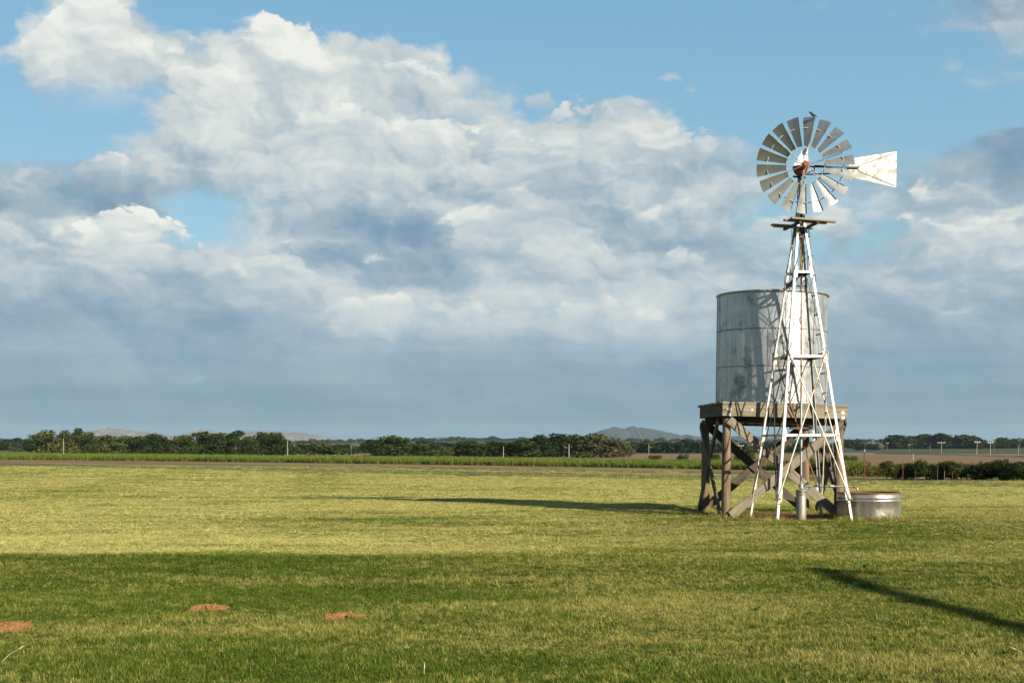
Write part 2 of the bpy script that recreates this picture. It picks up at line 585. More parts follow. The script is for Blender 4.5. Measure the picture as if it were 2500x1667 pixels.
def mat_galv(name, base=(0.50, 0.52, 0.52), rough=0.38, metal=0.85, rust=0.0, streak=1.0, stain=0.0, bmp=0.25):
    m, s, out = material(name)
    g = s.attr('grain')
    tc = s.n('ShaderNodeTexCoord').outputs['Object']
    x, y, z = s.xyz(tc)
    blot = s.noise(tc, 2.2, 5.0, 0.6, 0.4)
    st = s.noise(s.v('MULTIPLY', tc, (9.0, 9.0, 0.7)), 1.0, 5.0, 0.65)
    fine = s.noise(tc, 40.0, 3.0, 0.6)
    sp = s.voro(tc, 26.0, 'F1', out='Color')
    spx, _, _ = s.xyz(sp)
    k = s.add(s.add(s.mul(s.sub(blot, 0.5), 0.9), s.mul(s.sub(st, 0.5), 0.9 * streak)), s.mul(s.sub(spx, 0.5), 0.16))
    col = s.mix(s.add(0.5, k), tuple(q * 0.55 for q in base), tuple(min(1, q * 1.35) for q in base))
    if stain > 0:
        sn_ = s.noise(s.v('MULTIPLY', tc, (2.6, 2.6, 0.9)), 1.0, 7.0, 0.68, 0.8)
        sb = s.noise(s.v('MULTIPLY', tc, (1.0, 1.0, 1.6)), 1.7, 6.0, 0.7)
        sm = s.ss(s.add(s.mul(sn_, 0.55), s.mul(sb, 0.45)), 0.49, 0.62)
        col = s.mix(s.mul(sm, stain), col, (0.095, 0.102, 0.108))
        wn = s.noise(s.v('MULTIPLY', tc, (7.0, 7.0, 1.1)), 1.0, 6.0, 0.7)
        col = s.mix(s.mul(s.ss(wn, 0.60, 0.70), 0.5), col, (0.62, 0.63, 0.61))
    if rust > 0:
        rn = s.noise(tc, 3.0, 6.0, 0.7)
        low = s.ss(z, 0.22, 0.0)
        rm = s.ss(s.add(rn, s.mul(low, 0.12)), 0.70 - rust * 0.25, 0.86 - rust * 0.2)
        col = s.mix(s.mul(rm, 0.85), col, (0.19, 0.085, 0.03))
        metal = s.sub(metal, s.mul(rm, metal * 0.9))
    rgh = s.add(rough, s.add(s.mul(s.sub(blot, 0.5), 0.35), s.mul(s.sub(fine, 0.5), 0.15)))
    principled(s, out, col, rgh, metal, 0.5, s.bump(s.add(blot, s.mul(fine, 0.1)), bmp, 0.03))
    return m


def mat_paint(name, base, rust=0.5, under=(0.22, 0.13, 0.06), rough=0.5, scale=9.0):
    m, s, out = material(name)
    tc = s.n('ShaderNodeTexCoord').outputs['Object']
    n1 = s.noise(tc, scale, 6.0, 0.7)
    n2 = s.noise(tc, scale * 0.25, 3.0, 0.6)
    f = s.ss(s.add(s.mul(n1, 0.75), s.mul(n2, 0.25)), 0.66 - rust * 0.16, 0.72 - rust * 0.14)
    dirt = s.noise(tc, scale * 2.3, 4.0, 0.6)
    col = s.mix(s.mul(s.ss(dirt, 0.45, 0.8), 0.35), base, tuple(q * 0.6 for q in base))
    col = s.mix(f, col, under)
    principled(s, out, col, rough, 0.0, 0.4, s.bump(n1, 0.15, 0.004))
    return m


def mat_plain(name, base, rough=0.6, metal=0.0, var=0.3, scale=6.0, spec=0.4):
    m, s, out = material(name)
    tc = s.n('ShaderNodeTexCoord').outputs['Object']
    n1 = s.noise(tc, scale, 5.0, 0.6)
    col = s.mix(n1, tuple(q * (1 - var) for q in base), tuple(min(1, q * (1 + var)) for q in base))
    principled(s, out, col, rough, metal, spec)
    return m


M = {}
M['deck_wood'] = mat_wood('weathered_timber', (0.086, 0.069, 0.046), (0.210, 0.178, 0.126), (0.305, 0.268, 0.198))
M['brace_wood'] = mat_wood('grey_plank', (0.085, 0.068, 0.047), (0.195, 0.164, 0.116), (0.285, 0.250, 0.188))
M['dark_shaded_wood'] = mat_wood('dark_shaded_timber', (0.03, 0.023, 0.016), (0.07, 0.054, 0.036), (0.13, 0.10, 0.07))  # dark brown timber; its colour also paints shade on the stand's unlit side
M['log'] = mat_wood('brown_log', (0.050, 0.030, 0.016), (0.155, 0.102, 0.058), (0.33, 0.262, 0.185))
M['plat_wood'] = mat_wood('platform_board', (0.09, 0.07, 0.042), (0.22, 0.18, 0.12), (0.34, 0.29, 0.20))
M['galv'] = mat_galv('galvanised_tank', (0.47, 0.48, 0.485), 0.36, 0.65, streak=1.3, stain=0.78)
M['galv_trough'] = mat_galv('trough_steel', (0.46, 0.42, 0.35), 0.30, 0.80, rust=0.55, streak=0.5, stain=0.35, bmp=0.6)
M['galv_blade'] = mat_galv('blade_steel', (0.32, 0.335, 0.325), 0.36, 0.60, rust=0.06, streak=0.5)
M['galv_pipe'] = mat_galv('pipe_steel', (0.42, 0.44, 0.41), 0.45, 0.7, rust=0.15)
M['casing'] = mat_galv('casing_steel', (0.25, 0.24, 0.205), 0.55, 0.4, rust=0.45)
M['seam'] = mat_plain('seam_steel', (0.20, 0.205, 0.205), 0.5, 0.5)
M['white'] = mat_paint('white_paint', (0.56, 0.55, 0.51), 0.56)
M['rod'] = mat_paint('rod_worn_paint', (0.62, 0.56, 0.42), 0.75, (0.30, 0.17, 0.05), scale=6.0)
M['vane'] = mat_paint('vane_flaking_paint', (0.60, 0.59, 0.55), 0.98, (0.30, 0.29, 0.26), scale=6.0)
M['steel_dark'] = mat_plain('dark_steel', (0.045, 0.045, 0.048), 0.55, 0.5)
M['rust_rod'] = mat_plain('rusty_iron', (0.20, 0.10, 0.045), 0.8, 0.1, 0.45, 14.0)
M['red'] = mat_paint('red_oxide_paint', (0.23, 0.045, 0.022), 0.5, (0.06, 0.020, 0.014), 0.55, 14.0)
M['rust_in'] = mat_plain('rust_inside', (0.13, 0.050, 0.020), 0.85, 0.0, 0.4, 8.0)
M['tpost'] = mat_plain('post_red_paint', (0.22, 0.055, 0.026), 0.7, 0.0, 0.35, 5.0)
M['tpost_pale'] = mat_plain('post_pale_paint', (0.62, 0.60, 0.52), 0.7, 0.0, 0.2, 5.0)
M['pole'] = mat_plain('pole_timber', (0.29, 0.265, 0.225), 0.85, 0.0, 0.25, 3.0)
M['pole_dark'] = mat_plain('far_pole_timber', (0.16, 0.14, 0.12), 0.85, 0.0, 0.25, 3.0)
M['black'] = mat_plain('black_feather', (0.012, 0.012, 0.014), 0.5, 0.0, 0.4, 30.0)
M['beak'] = mat_plain('beak_horn', (0.03, 0.028, 0.026), 0.5)
M['zinc'] = mat_plain('zinc_plate', (0.72, 0.72, 0.70), 0.5, 0.1, 0.15, 30.0)
M['dirt'] = mat_plain('red_earth', (0.195, 0.098, 0.036), 0.95, 0.0, 0.45, 22.0, 0.1)
M['bark'] = mat_plain('bark', (0.12, 0.095, 0.07), 0.9, 0.0, 0.4, 6.0, 0.1)
M['straw'] = mat_plain('dry_straw', (0.55, 0.47, 0.30), 0.8, 0.0, 0.2, 10.0)
M['auger'] = mat_plain('caster_paint', (0.30, 0.07, 0.04), 0.55, 0.1)
M['tyre'] = mat_plain('tyre_rubber', (0.02, 0.02, 0.02), 0.8)


# colour of the field at a world position, shared by the soil and by the blades that grow there
def field_group():
    ng = bpy.data.node_groups.new('field_colour', 'ShaderNodeTree')
    ng.interface.new_socket('Position', in_out='INPUT', socket_type='NodeSocketVector')
    ng.interface.new_socket('Dry', in_out='OUTPUT', socket_type='NodeSocketFloat')
    ng.interface.new_socket('Lush', in_out='OUTPUT', socket_type='NodeSocketFloat')
    ng.interface.new_socket('Bare', in_out='OUTPUT', socket_type='NodeSocketFloat')
    s = NT(ng)
    gi = s.n('NodeGroupInput')
    go = s.n('NodeGroupOutput')
    P = gi.outputs[0]
    x, y, z = s.xyz(P)
    flat = s.comb(x, y, 0.0)
    big = s.noise(flat, 0.10, 3.0, 0.5)
    mid = s.noise(s.comb(s.mul(x, 0.35), y, 0.0), 0.55, 4.0, 0.6)
    fin = s.noise(flat, 2.6, 5.0, 0.65)
    fin2 = s.noise(s.comb(s.mul(x, 0.6), y, 3.3), 1.1, 4.0, 0.6)
    # how green: the near ground is lush, the mown hay field beyond about 21 m is pale, green again right of the middle
    edge = s.add(21.2, s.mul(s.sub(fin2, 0.5), 0.7))
    soft = s.rng(x, -2.5, 4.0, 0.55, 5.0)
    near = s.rng(s.sub(y, edge), s.mul(soft, -1.0), soft, 1.0, 0.0, 'SMOOTHSTEP')
    near = s.mul(near, s.rng(y, 14.5, 20.5, 0.86, 1.0))
    right = s.mul(s.ss(x, -3.0, 4.0), s.mul(s.ss(y, 44.0, 30.0), 0.62))
    mound = s.mul(s.mul(s.ss(x, -9.0, -4.0), s.ss(s.m('ABSOLUTE', s.sub(y, 31.0)), 6.0, 0.5)), 0.35)
    lush = s.m('MAXIMUM', near, s.m('MAXIMUM', right, mound))
    # dry patches inside
    dryn = s.add(s.mul(mid, 0.55), s.add(s.mul(fin, 0.30), s.mul(big, 0.35)))
    dry = s.sub(s.add(s.mul(s.sub(dryn, 0.60), 4.2), 0.86), s.mul(lush, s.fmix(s.ss(x, -2.0, 3.0), 0.64, 0.50)))
    # mowing lines of the far field
    ml = s.m('SINE', s.add(s.mul(s.add(x, s.mul(y, 0.16)), 0.62), s.mul(mid, 2.0)))
    far = s.mul(s.ss(y, 36.0, 60.0), s.ss(x, 3.0, -12.0))
    dry = s.sub(dry, s.mul(s.mul(s.ss(ml, 0.2, 0.9), far), 0.28))
    s.put(go.inputs['Dry'], s.m('MINIMUM', s.m('MAXIMUM', dry, 0.0), 1.0))
    s.put(go.inputs['Lush'], lush)
    # bare red soil round the stand, the pump and the trough
    def spot(cx, cy, rx, ry, w=0.35):
        dd = s.m('SQRT', s.add(s.m('POWER', s.m('DIVIDE', s.sub(x, cx), rx), 2.0), s.m('POWER', s.m('DIVIDE', s.sub(y, cy), ry), 2.0)))
        return s.ss(s.add(dd, s.mul(s.sub(fin, 0.5), 1.1)), 1.0 + w, 1.0 - w)
    bare = s.m('MAXIMUM', spot(6.9, 33.3, 2.3, 1.9), spot(8.8, 31.75, 1.15, 0.95))
    s.put(go.inputs['Bare'], bare)
    return ng


FIELD = field_group()


def field_nodes(s, pos):
    g = s.n('ShaderNodeGroup')
    g.node_tree = FIELD
    s.put(g.inputs[0], pos)
    return g.outputs['Dry'], g.outputs['Lush'], g.outputs['Bare']


def mat_blade():
    m, s, out = material('grass_blade')
    pos = s.attr('root_pos', 'INSTANCER')
    tint = s.attr('tint', 'INSTANCER', 'Fac')
    bl = s.attr('bl', 'GEOMETRY', 'Fac')
    dry, lush, bare = field_nodes(s, pos)
    t = s.add(dry, s.add(s.mul(s.sub(tint, 0.5), 0.80), s.mul(s.sub(bl, 0.5), 0.75)))
    green = s.mix(lush, (0.172, 0.208, 0.030), (0.062, 0.112, 0.012))
    straw = s.mix(lush, (0.505, 0.455, 0.155), (0.31, 0.28, 0.080))
    col = s.mix(s.ss(t, 0.15, 0.90), green, straw)
    col = s.mix(s.mul(s.ss(bl, 0.84, 0.96), 0.6), col, (0.19, 0.12, 0.06))
    col = s.v('SCALE', col, scale=s.rng(tint, 0.0, 1.0, s.fmix(lush, 0.86, 0.66), s.fmix(lush, 1.26, 1.28)))
    d = s.n('ShaderNodeBsdfDiffuse')
    tr = s.n('ShaderNodeBsdfTranslucent')
    col = dim(s, col)
    s.put(d.inputs[0], col)
    s.put(tr.inputs[0], col)
    mx = s.n('ShaderNodeMixShader')
    mx.inputs[0].default_value = 0.25
    s.t.links.new(d.outputs[0], mx.inputs[1])
    s.t.links.new(tr.outputs[0], mx.inputs[2])
    s.t.links.new(mx.outputs[0], out.inputs[0])
    return m


def mat_ground():
    m, s, out = material('prairie_ground')
    pos = s.n('ShaderNodeNewGeometry').outputs['Position']
    x, y, z = s.xyz(pos)
    dry, lush, bare = field_nodes(s, pos)
    fin = s.noise(s.comb(x, y, 0.0), 9.0, 6.0, 0.7)
    green = s.mix(lush, (0.150, 0.176, 0.022), (0.032, 0.048, 0.008))
    straw = s.mix(lush, (0.435, 0.392, 0.132), (0.15, 0.128, 0.042))
    col = s.mix(s.add(dry, s.mul(s.sub(fin, 0.5), 0.8)), green, straw)
    col = s.mix(s.mul(s.ss(fin, 0.55, 0.75), 0.35), col, (0.13, 0.085, 0.04))
    soil = s.mix(fin, (0.17, 0.065, 0.03), (0.31, 0.15, 0.075))
    col = s.mix(bare, col, soil)
    # strips along the edge of the tall crop: u grows towards the crop
    wob = s.mul(s.sub(s.noise(s.comb(x, y, 0.0), 0.06, 3.0), 0.5), 4.0)
    u = s.add(s.add(x, y), wob)
    sn = s.noise(s.comb(s.mul(s.sub(x, y), 0.08), s.mul(s.add(x, y), 0.9), 0.0), 1.0, 5.0, 0.65)
    verge = s.mix(sn, (0.075, 0.082, 0.024), (0.155, 0.140, 0.05))
    vis = s.mul(s.ss(u, 79.5, 82.0), s.ss(x, 45.0, 20.0))
    col = s.mix(vis, col, verge)
    pale = s.mul(s.ss(s.m('ABSOLUTE', s.sub(u, 100.0)), 2.6, 1.0), s.ss(x, 45.0, 20.0))
    col = s.mix(s.mul(pale, 0.9), col, (0.32, 0.275, 0.11))
    dstrip = s.mul(s.mul(s.ss(u, 111.0, 118.0), s.ss(x, 45.0, 10.0)), s.mul(s.ss(sn, 0.34, 0.58), 0.8))
    col = s.mix(dstrip, col, (0.27, 0.165, 0.092))
    # ploughed land beyond the crop
    pn = s.noise(s.comb(s.mul(x, 0.01), s.mul(y, 0.08), 0.0), 1.0, 5.0, 0.6)
    tan = s.mix(pn, (0.14, 0.082, 0.040), (0.215, 0.150, 0.082))
    p_on = s.m('MAXIMUM', s.ss(u, 132.0, 140.0), s.ss(y, 150.0, 165.0))
    col = s.mix(p_on, col, tan)
    # far pasture and cropland
    fn = s.noise(s.comb(s.mul(x, 0.0016), s.mul(y, 0.006), 0.0), 1.0, 4.0, 0.5)
    fv = s.voro(s.comb(s.mul(x, 0.0014), s.mul(y, 0.0035), 0.0), 1.0, 'F1', out='Color')
    vx, vy, _ = s.xyz(fv)
    past = s.mix(vx, (0.040, 0.052, 0.022), (0.085, 0.080, 0.034))
    past = s.mix(s.mul(s.ss(vy, 0.6, 0.75), 0.6), past, (0.15, 0.115, 0.06))
    past = s.mix(s.ss(fn, 0.5, 0.7), past, (0.05, 0.07, 0.03))
    col = s.mix(s.ss(s.add(y, s.mul(x, 0.10)), 425.0, 470.0), col, past)
    h = s.add(s.noise(s.comb(x, y, 0.0), 26.0, 4.0, 0.7), s.mul(fin, 0.6))
    principled(s, out, col, 0.95, 0.0, 0.08, s.bump(h, 0.9, 0.05))
    return m


M['blade'] = mat_blade()
M['ground'] = mat_ground()


def mat_foliage(name, trans=0.22, var=0.55):
    m, s, out = material(name)
    oi = s.n('ShaderNodeObjectInfo')
    bl = s.attr('bl', 'GEOMETRY', 'Fac')
    base = oi.outputs['Color']
    col = s.mix(bl, s.v('SCALE', base, scale=1.0 - var), s.v('SCALE', base, scale=1.0 + var))
    d = s.n('ShaderNodeBsdfDiffuse')
    tr = s.n('ShaderNodeBsdfTranslucent')
    col = dim(s, col)
    s.put(d.inputs[0], col)
    s.put(tr.inputs[0], col)
    mx = s.n('ShaderNodeMixShader')
    mx.inputs[0].default_value = trans
    s.t.links.new(d.outputs[0], mx.inputs[1])
    s.t.links.new(tr.outputs[0], mx.inputs[2])
    s.t.links.new(mx.outputs[0], out.inputs[0])
    return m


M['foliage'] = mat_foliage('foliage')


def mat_crop():
    m, s, out = material('tall_crop_leaf')
    bl = s.attr('bl', 'GEOMETRY', 'Fac')
    tint = s.attr('tint', 'INSTANCER', 'Fac')
    zz = s.attr('hgt', 'GEOMETRY', 'Fac')
    col = s.mix(s.add(s.mul(bl, 0.6), s.mul(tint, 0.4)), (0.078, 0.112, 0.016), (0.175, 0.222, 0.040))
    col = s.mix(s.mul(s.ss(zz, 0.22, 0.02), 0.7), col, (0.16, 0.12, 0.05))   # dry lower leaves
    d = s.n('ShaderNodeBsdfDiffuse')
    tr = s.n('ShaderNodeBsdfTranslucent')
    col = dim(s, col)
    s.put(d.inputs[0], col)
    s.put(tr.inputs[0], col)
    mx = s.n('ShaderNodeMixShader')
    mx.inputs[0].default_value = 0.3
    s.t.links.new(d.outputs[0], mx.inputs[1])
    s.t.links.new(tr.outputs[0], mx.inputs[2])
    s.t.links.new(mx.outputs[0], out.inputs[0])
    return m


M['crop'] = mat_crop()


def mat_hill(name, a, b, sc):
    m, s, out = material(name)
    pos = s.n('ShaderNodeNewGeometry').outputs['Position']
    n1 = s.noise(pos, sc, 7.0, 0.7)
    n2 = s.noise(pos, sc * 6, 4.0, 0.6)
    col = s.mix(s.ss(s.add(s.mul(n1, 0.6), s.mul(n2, 0.4)), 0.40, 0.62), a, b)
    principled(s, out, col, 0.95, 0.0, 0.05, s.bump(n1, 1.0, 12.0))
    return m


M['hill_rock'] = mat_hill('pale_granite_hill', (0.09, 0.088, 0.075), (0.19, 0.172, 0.148), 0.02)
M['hill_far'] = mat_hill('scrub_hill', (0.022, 0.026, 0.022), (0.055, 0.05, 0.042), 0.02)
M['road'] = mat_plain('worn_asphalt', (0.17, 0.165, 0.155), 0.9, 0.0, 0.2, 0.2)


# ------------------------------------------------------------------ terrain
def _sm(a, b, t):
    t = np.clip((t - a) / (b - a), 0, 1)
    return t * t * (3 - 2 * t)


def hgt(x, y):
    x = np.asarray(x, float)
    y = np.asarray(y, float)
    z = 0.012 * np.sin(x * 1.1 + 0.6 * np.sin(y * 0.7)) * np.sin(y * 0.9) + 0.02 * np.sin(x * 0.23 + 1.0) * np.sin(y * 0.19)
    z = z * (1 - _sm(60, 140, y))
    near = np.exp(-(((x - 7.3) / 3.5) ** 2 + ((y - 33) / 4) ** 2))
    z = z * (1 - near)
    z += 8.0 * _sm(470, 1500, y) + 5.5 * _sm(1300, 3200, y)
    z += _sm(600, 1500, y) * (1.6 * np.sin(x * 0.0041 + 0.9) + 1.1 * np.sin(x * 0.0093 + y * 0.001))
    return z


def ground_sheet():
    ys = np.concatenate([np.linspace(-40, 8, 9), np.linspace(9, 60, 103), np.geomspace(61, 9500, 130)])
    us = np.concatenate([-np.geomspace(0.62, 3.2, 14)[::-1], np.linspace(-0.55, 0.55, 111), np.geomspace(0.62, 3.2, 14)])
    half = np.maximum(ys, 26)
    X = us[None, :] * half[:, None]
    Y = np.repeat(ys[:, None], len(us), 1)
    Z = hgt(X, Y)
    v = np.stack([X, Y, Z], -1).reshape(-1, 3)
    nr, nc = X.shape
    i = np.arange(nr * nc).reshape(nr, nc)
    f = np.stack([i[:-1, :-1], i[:-1, 1:], i[1:, 1:], i[1:, :-1]], -1).reshape(-1, 4)
    me = bpy.data.meshes.new('ground')
    me.from_pydata(v.tolist(), [], f.tolist())
    me.polygons.foreach_set('use_smooth', [True] * len(me.polygons))
    me.materials.append(M['ground'])
    o = bpy.data.objects.new('ground', me)
    COL.objects.link(o)
    tag(o, kind='structure')


ground_sheet()


def hill(name, pts, Y, depth, mat, base_py=1092, rough=3.0, seed=1):
    """a ridge: crest follows the photo's outline at distance Y, with flanks that fall off to front and back"""
    rg = np.random.default_rng(seed)
    xs = np.array([p[0] for p in pts], float)
    ys = np.array([p[1] for p in pts], float)
    n = 150
    px = np.linspace(xs[0], xs[-1], n)
    py = np.interp(px, xs, ys)
    crest = EYE - (py - HZ) / F * Y
    b0 = EYE - (base_py - HZ) / F * Y
    X = (px - 1250) / F * Y
    crest = crest + rg.normal(0, 1, n) * rough * 0.35 + np.interp(np.arange(n), np.arange(0, n, 5), rg.normal(0, rough * 0.6, len(np.arange(0, n, 5))))
    end = np.minimum(1, np.minimum(np.arange(n), np.arange(n)[::-1]) / 8.0)
    crest = b0 - 12 + (crest - (b0 - 12)) * end
    m = 25
    t = np.linspace(-1, 1, m)
    prof = np.cos(t * math.pi / 2) ** 1.3
    V = np.zeros((m, n, 3))
    bumps = rg.normal(0, 1, (m, n))
    k = 3
    sm = np.zeros_like(bumps)
    for a in range(-k, k + 1):
        for b in range(-k, k + 1):
            sm += np.roll(np.roll(bumps, a, 0), b, 1)
    sm /= (2 * k + 1)
    wig = np.interp(np.arange(n), np.arange(0, n, 12), rg.normal(0, 0.12, len(np.arange(0, n, 12))))
    for j in range(m):
        V[j, :, 0] = X
        V[j, :, 1] = Y + (t[j] + wig * (1 - abs(t[j]))) * depth
        V[j, :, 2] = b0 - 14 + (crest - b0 + 14) * prof[j] + (sm[j] + 0.5 * bumps[j]) * rough * (1 - prof[j] ** 6) * prof[j]
    i = np.arange(m * n).reshape(m, n)
    f = np.stack([i[:-1, :-1], i[:-1, 1:], i[1:, 1:], i[1:, :-1]], -1).reshape(-1, 4)
    me = bpy.data.meshes.new(name)
    me.from_pydata(V.reshape(-1, 3).tolist(), [], f.tolist())
    me.materials.append(mat)
    o = bpy.data.objects.new(name, me)
    COL.objects.link(o)
    tag(o, kind='structure')
    return o


hill('hill', [(150, 1075), (200, 1058), (240, 1050), (280, 1044), (310, 1049), (345, 1051), (390, 1060), (430, 1063), (470, 1055), (505, 1050),
              (540, 1056), (565, 1059), (600, 1053), (640, 1053), (690, 1057), (740, 1057), (775, 1062), (810, 1070), (850, 1078)], 5200, 420, M['hill_rock'], seed=3, rough=4.0)
hill('hill', [(1000, 1078), (1050, 1072), (1080, 1066), (1120, 1071), (1180, 1079)], 6200, 300, M['hill_far'], seed=5, rough=2.0)
hill('hill', [(1390, 1079), (1430, 1064), (1470, 1049), (1500, 1043), (1525, 1044), (1550, 1040), (1575, 1043), (1600, 1052), (1640, 1060), (1690, 1065),
              (1760, 1066), (1830, 1064), (1900, 1070), (1980, 1078), (2050, 1085)], 5600, 500, M['hill_far'], seed=8, rough=3.0)


# ------------------------------------------------------------------ windmill
TC = Vector((7.03, 32.0, 0.0))      # foot of the tower's axis
TH, TT = 0.96, R(9.0)               # half side of the base, turn of the tower
APEX = 8.15                         # height where the legs would meet


def tw(lx, ly, z):
    """tower-local (in half sides, +y to the back) to world at height z"""
    k = TH * (1 - z / APEX)
    a, b = lx * k, ly * k
    return TC + Vector((a * math.cos(TT) - b * math.sin(TT), a * math.sin(TT) + b * math.cos(TT), z))


def windmill():
    w = empty('windmill', TC, 'white steel windmill with silver wheel on a four-legged tower beside the tank', 'windmill')
    # legs: angle iron, corner outwards
    for lx, ly in ((-1, -1), (1, -1), (-1, 1), (1, 1)):
        p0, p1 = tw(lx, ly, -0.05), tw(lx, ly, 7.62)
        m = MB()
        d = (p1 - p0).normalized()
        cx = Vector((-lx * math.cos(TT), -lx * math.sin(TT), 0))
        cy = Vector((ly * math.sin(TT), -ly * math.cos(TT), 0))
        wl, th = 0.062, 0.008
        # two flanges meeting at the outer corner
        for u, vv in ((cx, cy), (cy, cx)):
            pts = [p0, p0 + u * wl, p0 + u * wl + vv * th, p0 + vv * th]
            off = p1 - p0
            L = off.length
            a = [Vector(q) for q in pts] + [Vector(q) + off for q in pts]
            fs = [(0, 1, 5, 4), (1, 2, 6, 5), (2, 3, 7, 6), (3, 0, 4, 7), (3, 2, 1, 0), (4, 5, 6, 7)]
            m.raw(a, fs, [(0 if i < 4 else L, 0.1 * i, 0) for i in range(8)])
        leg = m.build('leg', M['white'], w)
        # splice plates with bolts
        for z in (0.62, 2.04, 3.94, 6.0):
            c = tw(lx, ly, z)
            MB().beam(c + Vector((0, 0, -0.14)) + cx * 0.045 - cy * 0.012, tw(lx, ly, z + 0.28) + Vector((0, 0, -0.14)) + cx * 0.045 - cy * 0.012, 0.078, 0.012, up=cy).build('splice_plate', M['white'], leg)
        for z in (0.42, 0.55, 2.04, 3.86, 3.98):
            c = tw(lx, ly, z) + cx * 0.045
            MB().tube(c - cy * 0.035, c - cy * 0.005, 0.014, n=6).build('bolt', M['rust_rod'], leg)
    # girts
    corners = [(-1, -1), (1, -1), (1, 1), (-1, 1)]
    for z in (2.04, 3.94, 6.0):
        for i in range(4):
            a, b = corners[i], corners[(i + 1) % 4]
            p0, p1 = tw(*a, z), tw(*b, z)
            inn = (tw(0, 0, z) - (p0 + p1) / 2).normalized()
            d = (p1 - p0).normalized()
            m = MB()
            q0, q1 = p0 + inn * 0.012 + d * 0.01, p1 + inn * 0.012 - d * 0.01
            m.beam(q0, q1, 0.008, 0.052)
            m.beam(q0 + inn * 0.0325 + Vector((0, 0, 0.03)), q1 + inn * 0.0325 + Vector((0, 0, 0.03)), 0.056, 0.007)
            m.build('girt', M['white'] if i == 0 else M['rod'] if i == 3 else M['steel_dark'], w)
    p0, p1 = tw(-1, 1, 5.72), tw(1, 1, 5.72)
    MB().beam(p0, p1, 0.02, 0.05).build('girt', M['steel_dark'], w)
    # crossed tie rods on each face, in three storeys
    for (z0, z1, r, mat) in ((0.52, 4.08, 0.015, 'rod'), (4.0, 5.95, 0.006, 'steel_dark'), (6.02, 7.1, 0.006, 'steel_dark')):
        for i in range(4):
            a, b = corners[i], corners[(i + 1) % 4]
            o = (tw(a[0] + b[0], a[1] + b[1], 2) - tw(0, 0, 2)).normalized() * 0.018
            mm = M[mat] if (mat != 'rod' or i in (0, 1)) else M['rust_rod'] if i == 2 else M['steel_dark']
            MB().tube(tw(*a, z0) + o, tw(*b, z1) + o, r, n=6).build('tie_rod', mm, w)
            MB().tube(tw(*b, z0) + o * 2.2, tw(*a, z1) + o * 2.2, r, n=6).build('tie_rod', mm, w)
    # tie rod clamps low on the legs
    for lx, ly in corners:
        c = tw(lx, ly, 0.52)
        n = (tw(lx, ly, 0.52) - tw(0, 0, 0.52)).normalized()
        side = Vector((-n.y, n.x, 0))
        MB().tube(c - side * 0.1 + n * 0.03, c + side * 0.1 + n * 0.03, 0.016, n=6).build('rod_clamp', M['rust_rod'], w)
    # ladder on the right face
    m = MB()
    s0, s1 = tw(1, 0.05, 1.0), tw(1, 0.05, 7.1)
    out = Vector((math.cos(TT), math.sin(TT), 0))
    along = Vector((-math.sin(TT), math.cos(TT), 0))
    def lad(t, k): return s0.lerp(s1, t) + out * 0.06 + along * k * 0.11
    m.tube(lad(0, -1), lad(1, -1), 0.008, n=6).tube(lad(0, 1), lad(1, 1), 0.008, n=6)
    ladder = m.build('ladder', M['galv_pipe'], w)
    for i in range(13):
        t = 0.03 + i * 0.078
        MB().beam(lad(t, -1.25), lad(t, 1.25), 0.035, 0.028).build('rung', M['steel_dark'], ladder)
    # dark lower legs of the mast cap, platform
    ztop = 7.18
    pm = MB()
    ex = Vector((math.cos(TT), math.sin(TT), 0))
    ey = Vector((-math.sin(TT), math.cos(TT), 0))
    ctr = TC + Vector((0.02, 0, ztop))
    for k in (-1, 1):
        pm.beam(ctr + ex * 0.22 * k - ey * 0.55 + Vector((0, 0, -0.03)), ctr + ex * 0.22 * k + ey * 0.55 + Vector((0, 0, -0.03)), 0.05, 0.06)
    plat = pm.build('platform', M['dark_shaded_wood'], w)
    for (yo, xa, xb, dz, tilt) in ((-0.50, -0.44, 0.68, 0.045, -0.055), (-0.36, -0.56, 0.50, 0.022, -0.045), (0.34, -0.62, 0.40, 0.020, -0.03), (0.50, -0.50, 0.50, 0.022, -0.03)):
        a = ctr + ex * xa + ey * yo + Vector((0, 0, dz + 0.02 - xa * 0.0))
        b = ctr + ex * xb + ey * yo + Vector((0, 0, dz + 0.02 + (xb - xa) * tilt))
        MB().beam(a, b, 0.135, 0.045, chamfer=0.006).build('plank', M['deck_wood'], plat)
    # wooden block collar and leg tops above the platform
    MB().beam(TC + Vector((0, 0, 7.26)), TC + Vector((0, 0, 7.52)), 0.16, 0.16, up=ey, chamfer=0.01).build('mast_block', M['steel_dark'], w)
    MB().beam(TC + Vector((0, 0, 6.85)), TC + Vector((0, 0, 7.14)), 0.20, 0.20, up=ey, chamfer=0.01).build('guide_block', M['steel_dark'], w)
    # mast pipe, pull wire, pump rod
    MB().tube(TC + Vector((0, 0, 7.4)), TC + Vector((0, 0, 8.45)), 0.038, n=12).build('mast', M['steel_dark'], w, 40)
    MB().tube(TC + Vector((0.09, -0.05, 7.1)), TC + Vector((0.07, -0.05, 8.3)), 0.012, n=6).build('furl_wire', M['steel_dark'], w)
    MB().tube(TC + Vector((-0.07, 0.02, 7.2)), TC + Vector((-0.05, 0.0, 8.3)), 0.010, n=6).build('furl_wire', M['steel_dark'], w)
    MB().beam(TC + Vector((0.03, 0, 6.0)), TC + Vector((0.03, 0, 6.9)), 0.055, 0.055, up=ey).build('pump_rod', M['plat_wood'], w)
    MB().tube(TC + Vector((0.03, 0, 2.9)), TC + Vector((0.03, 0, 6.0)), 0.019, n=8).build('pump_rod', M['rust_rod'], w)
    MB().beam(tw(-1, 1, 5.62), TC + Vector((0.03, 0.0, 6.0)), 0.05, 0.07).build('rod_guide', M['steel_dark'], w)
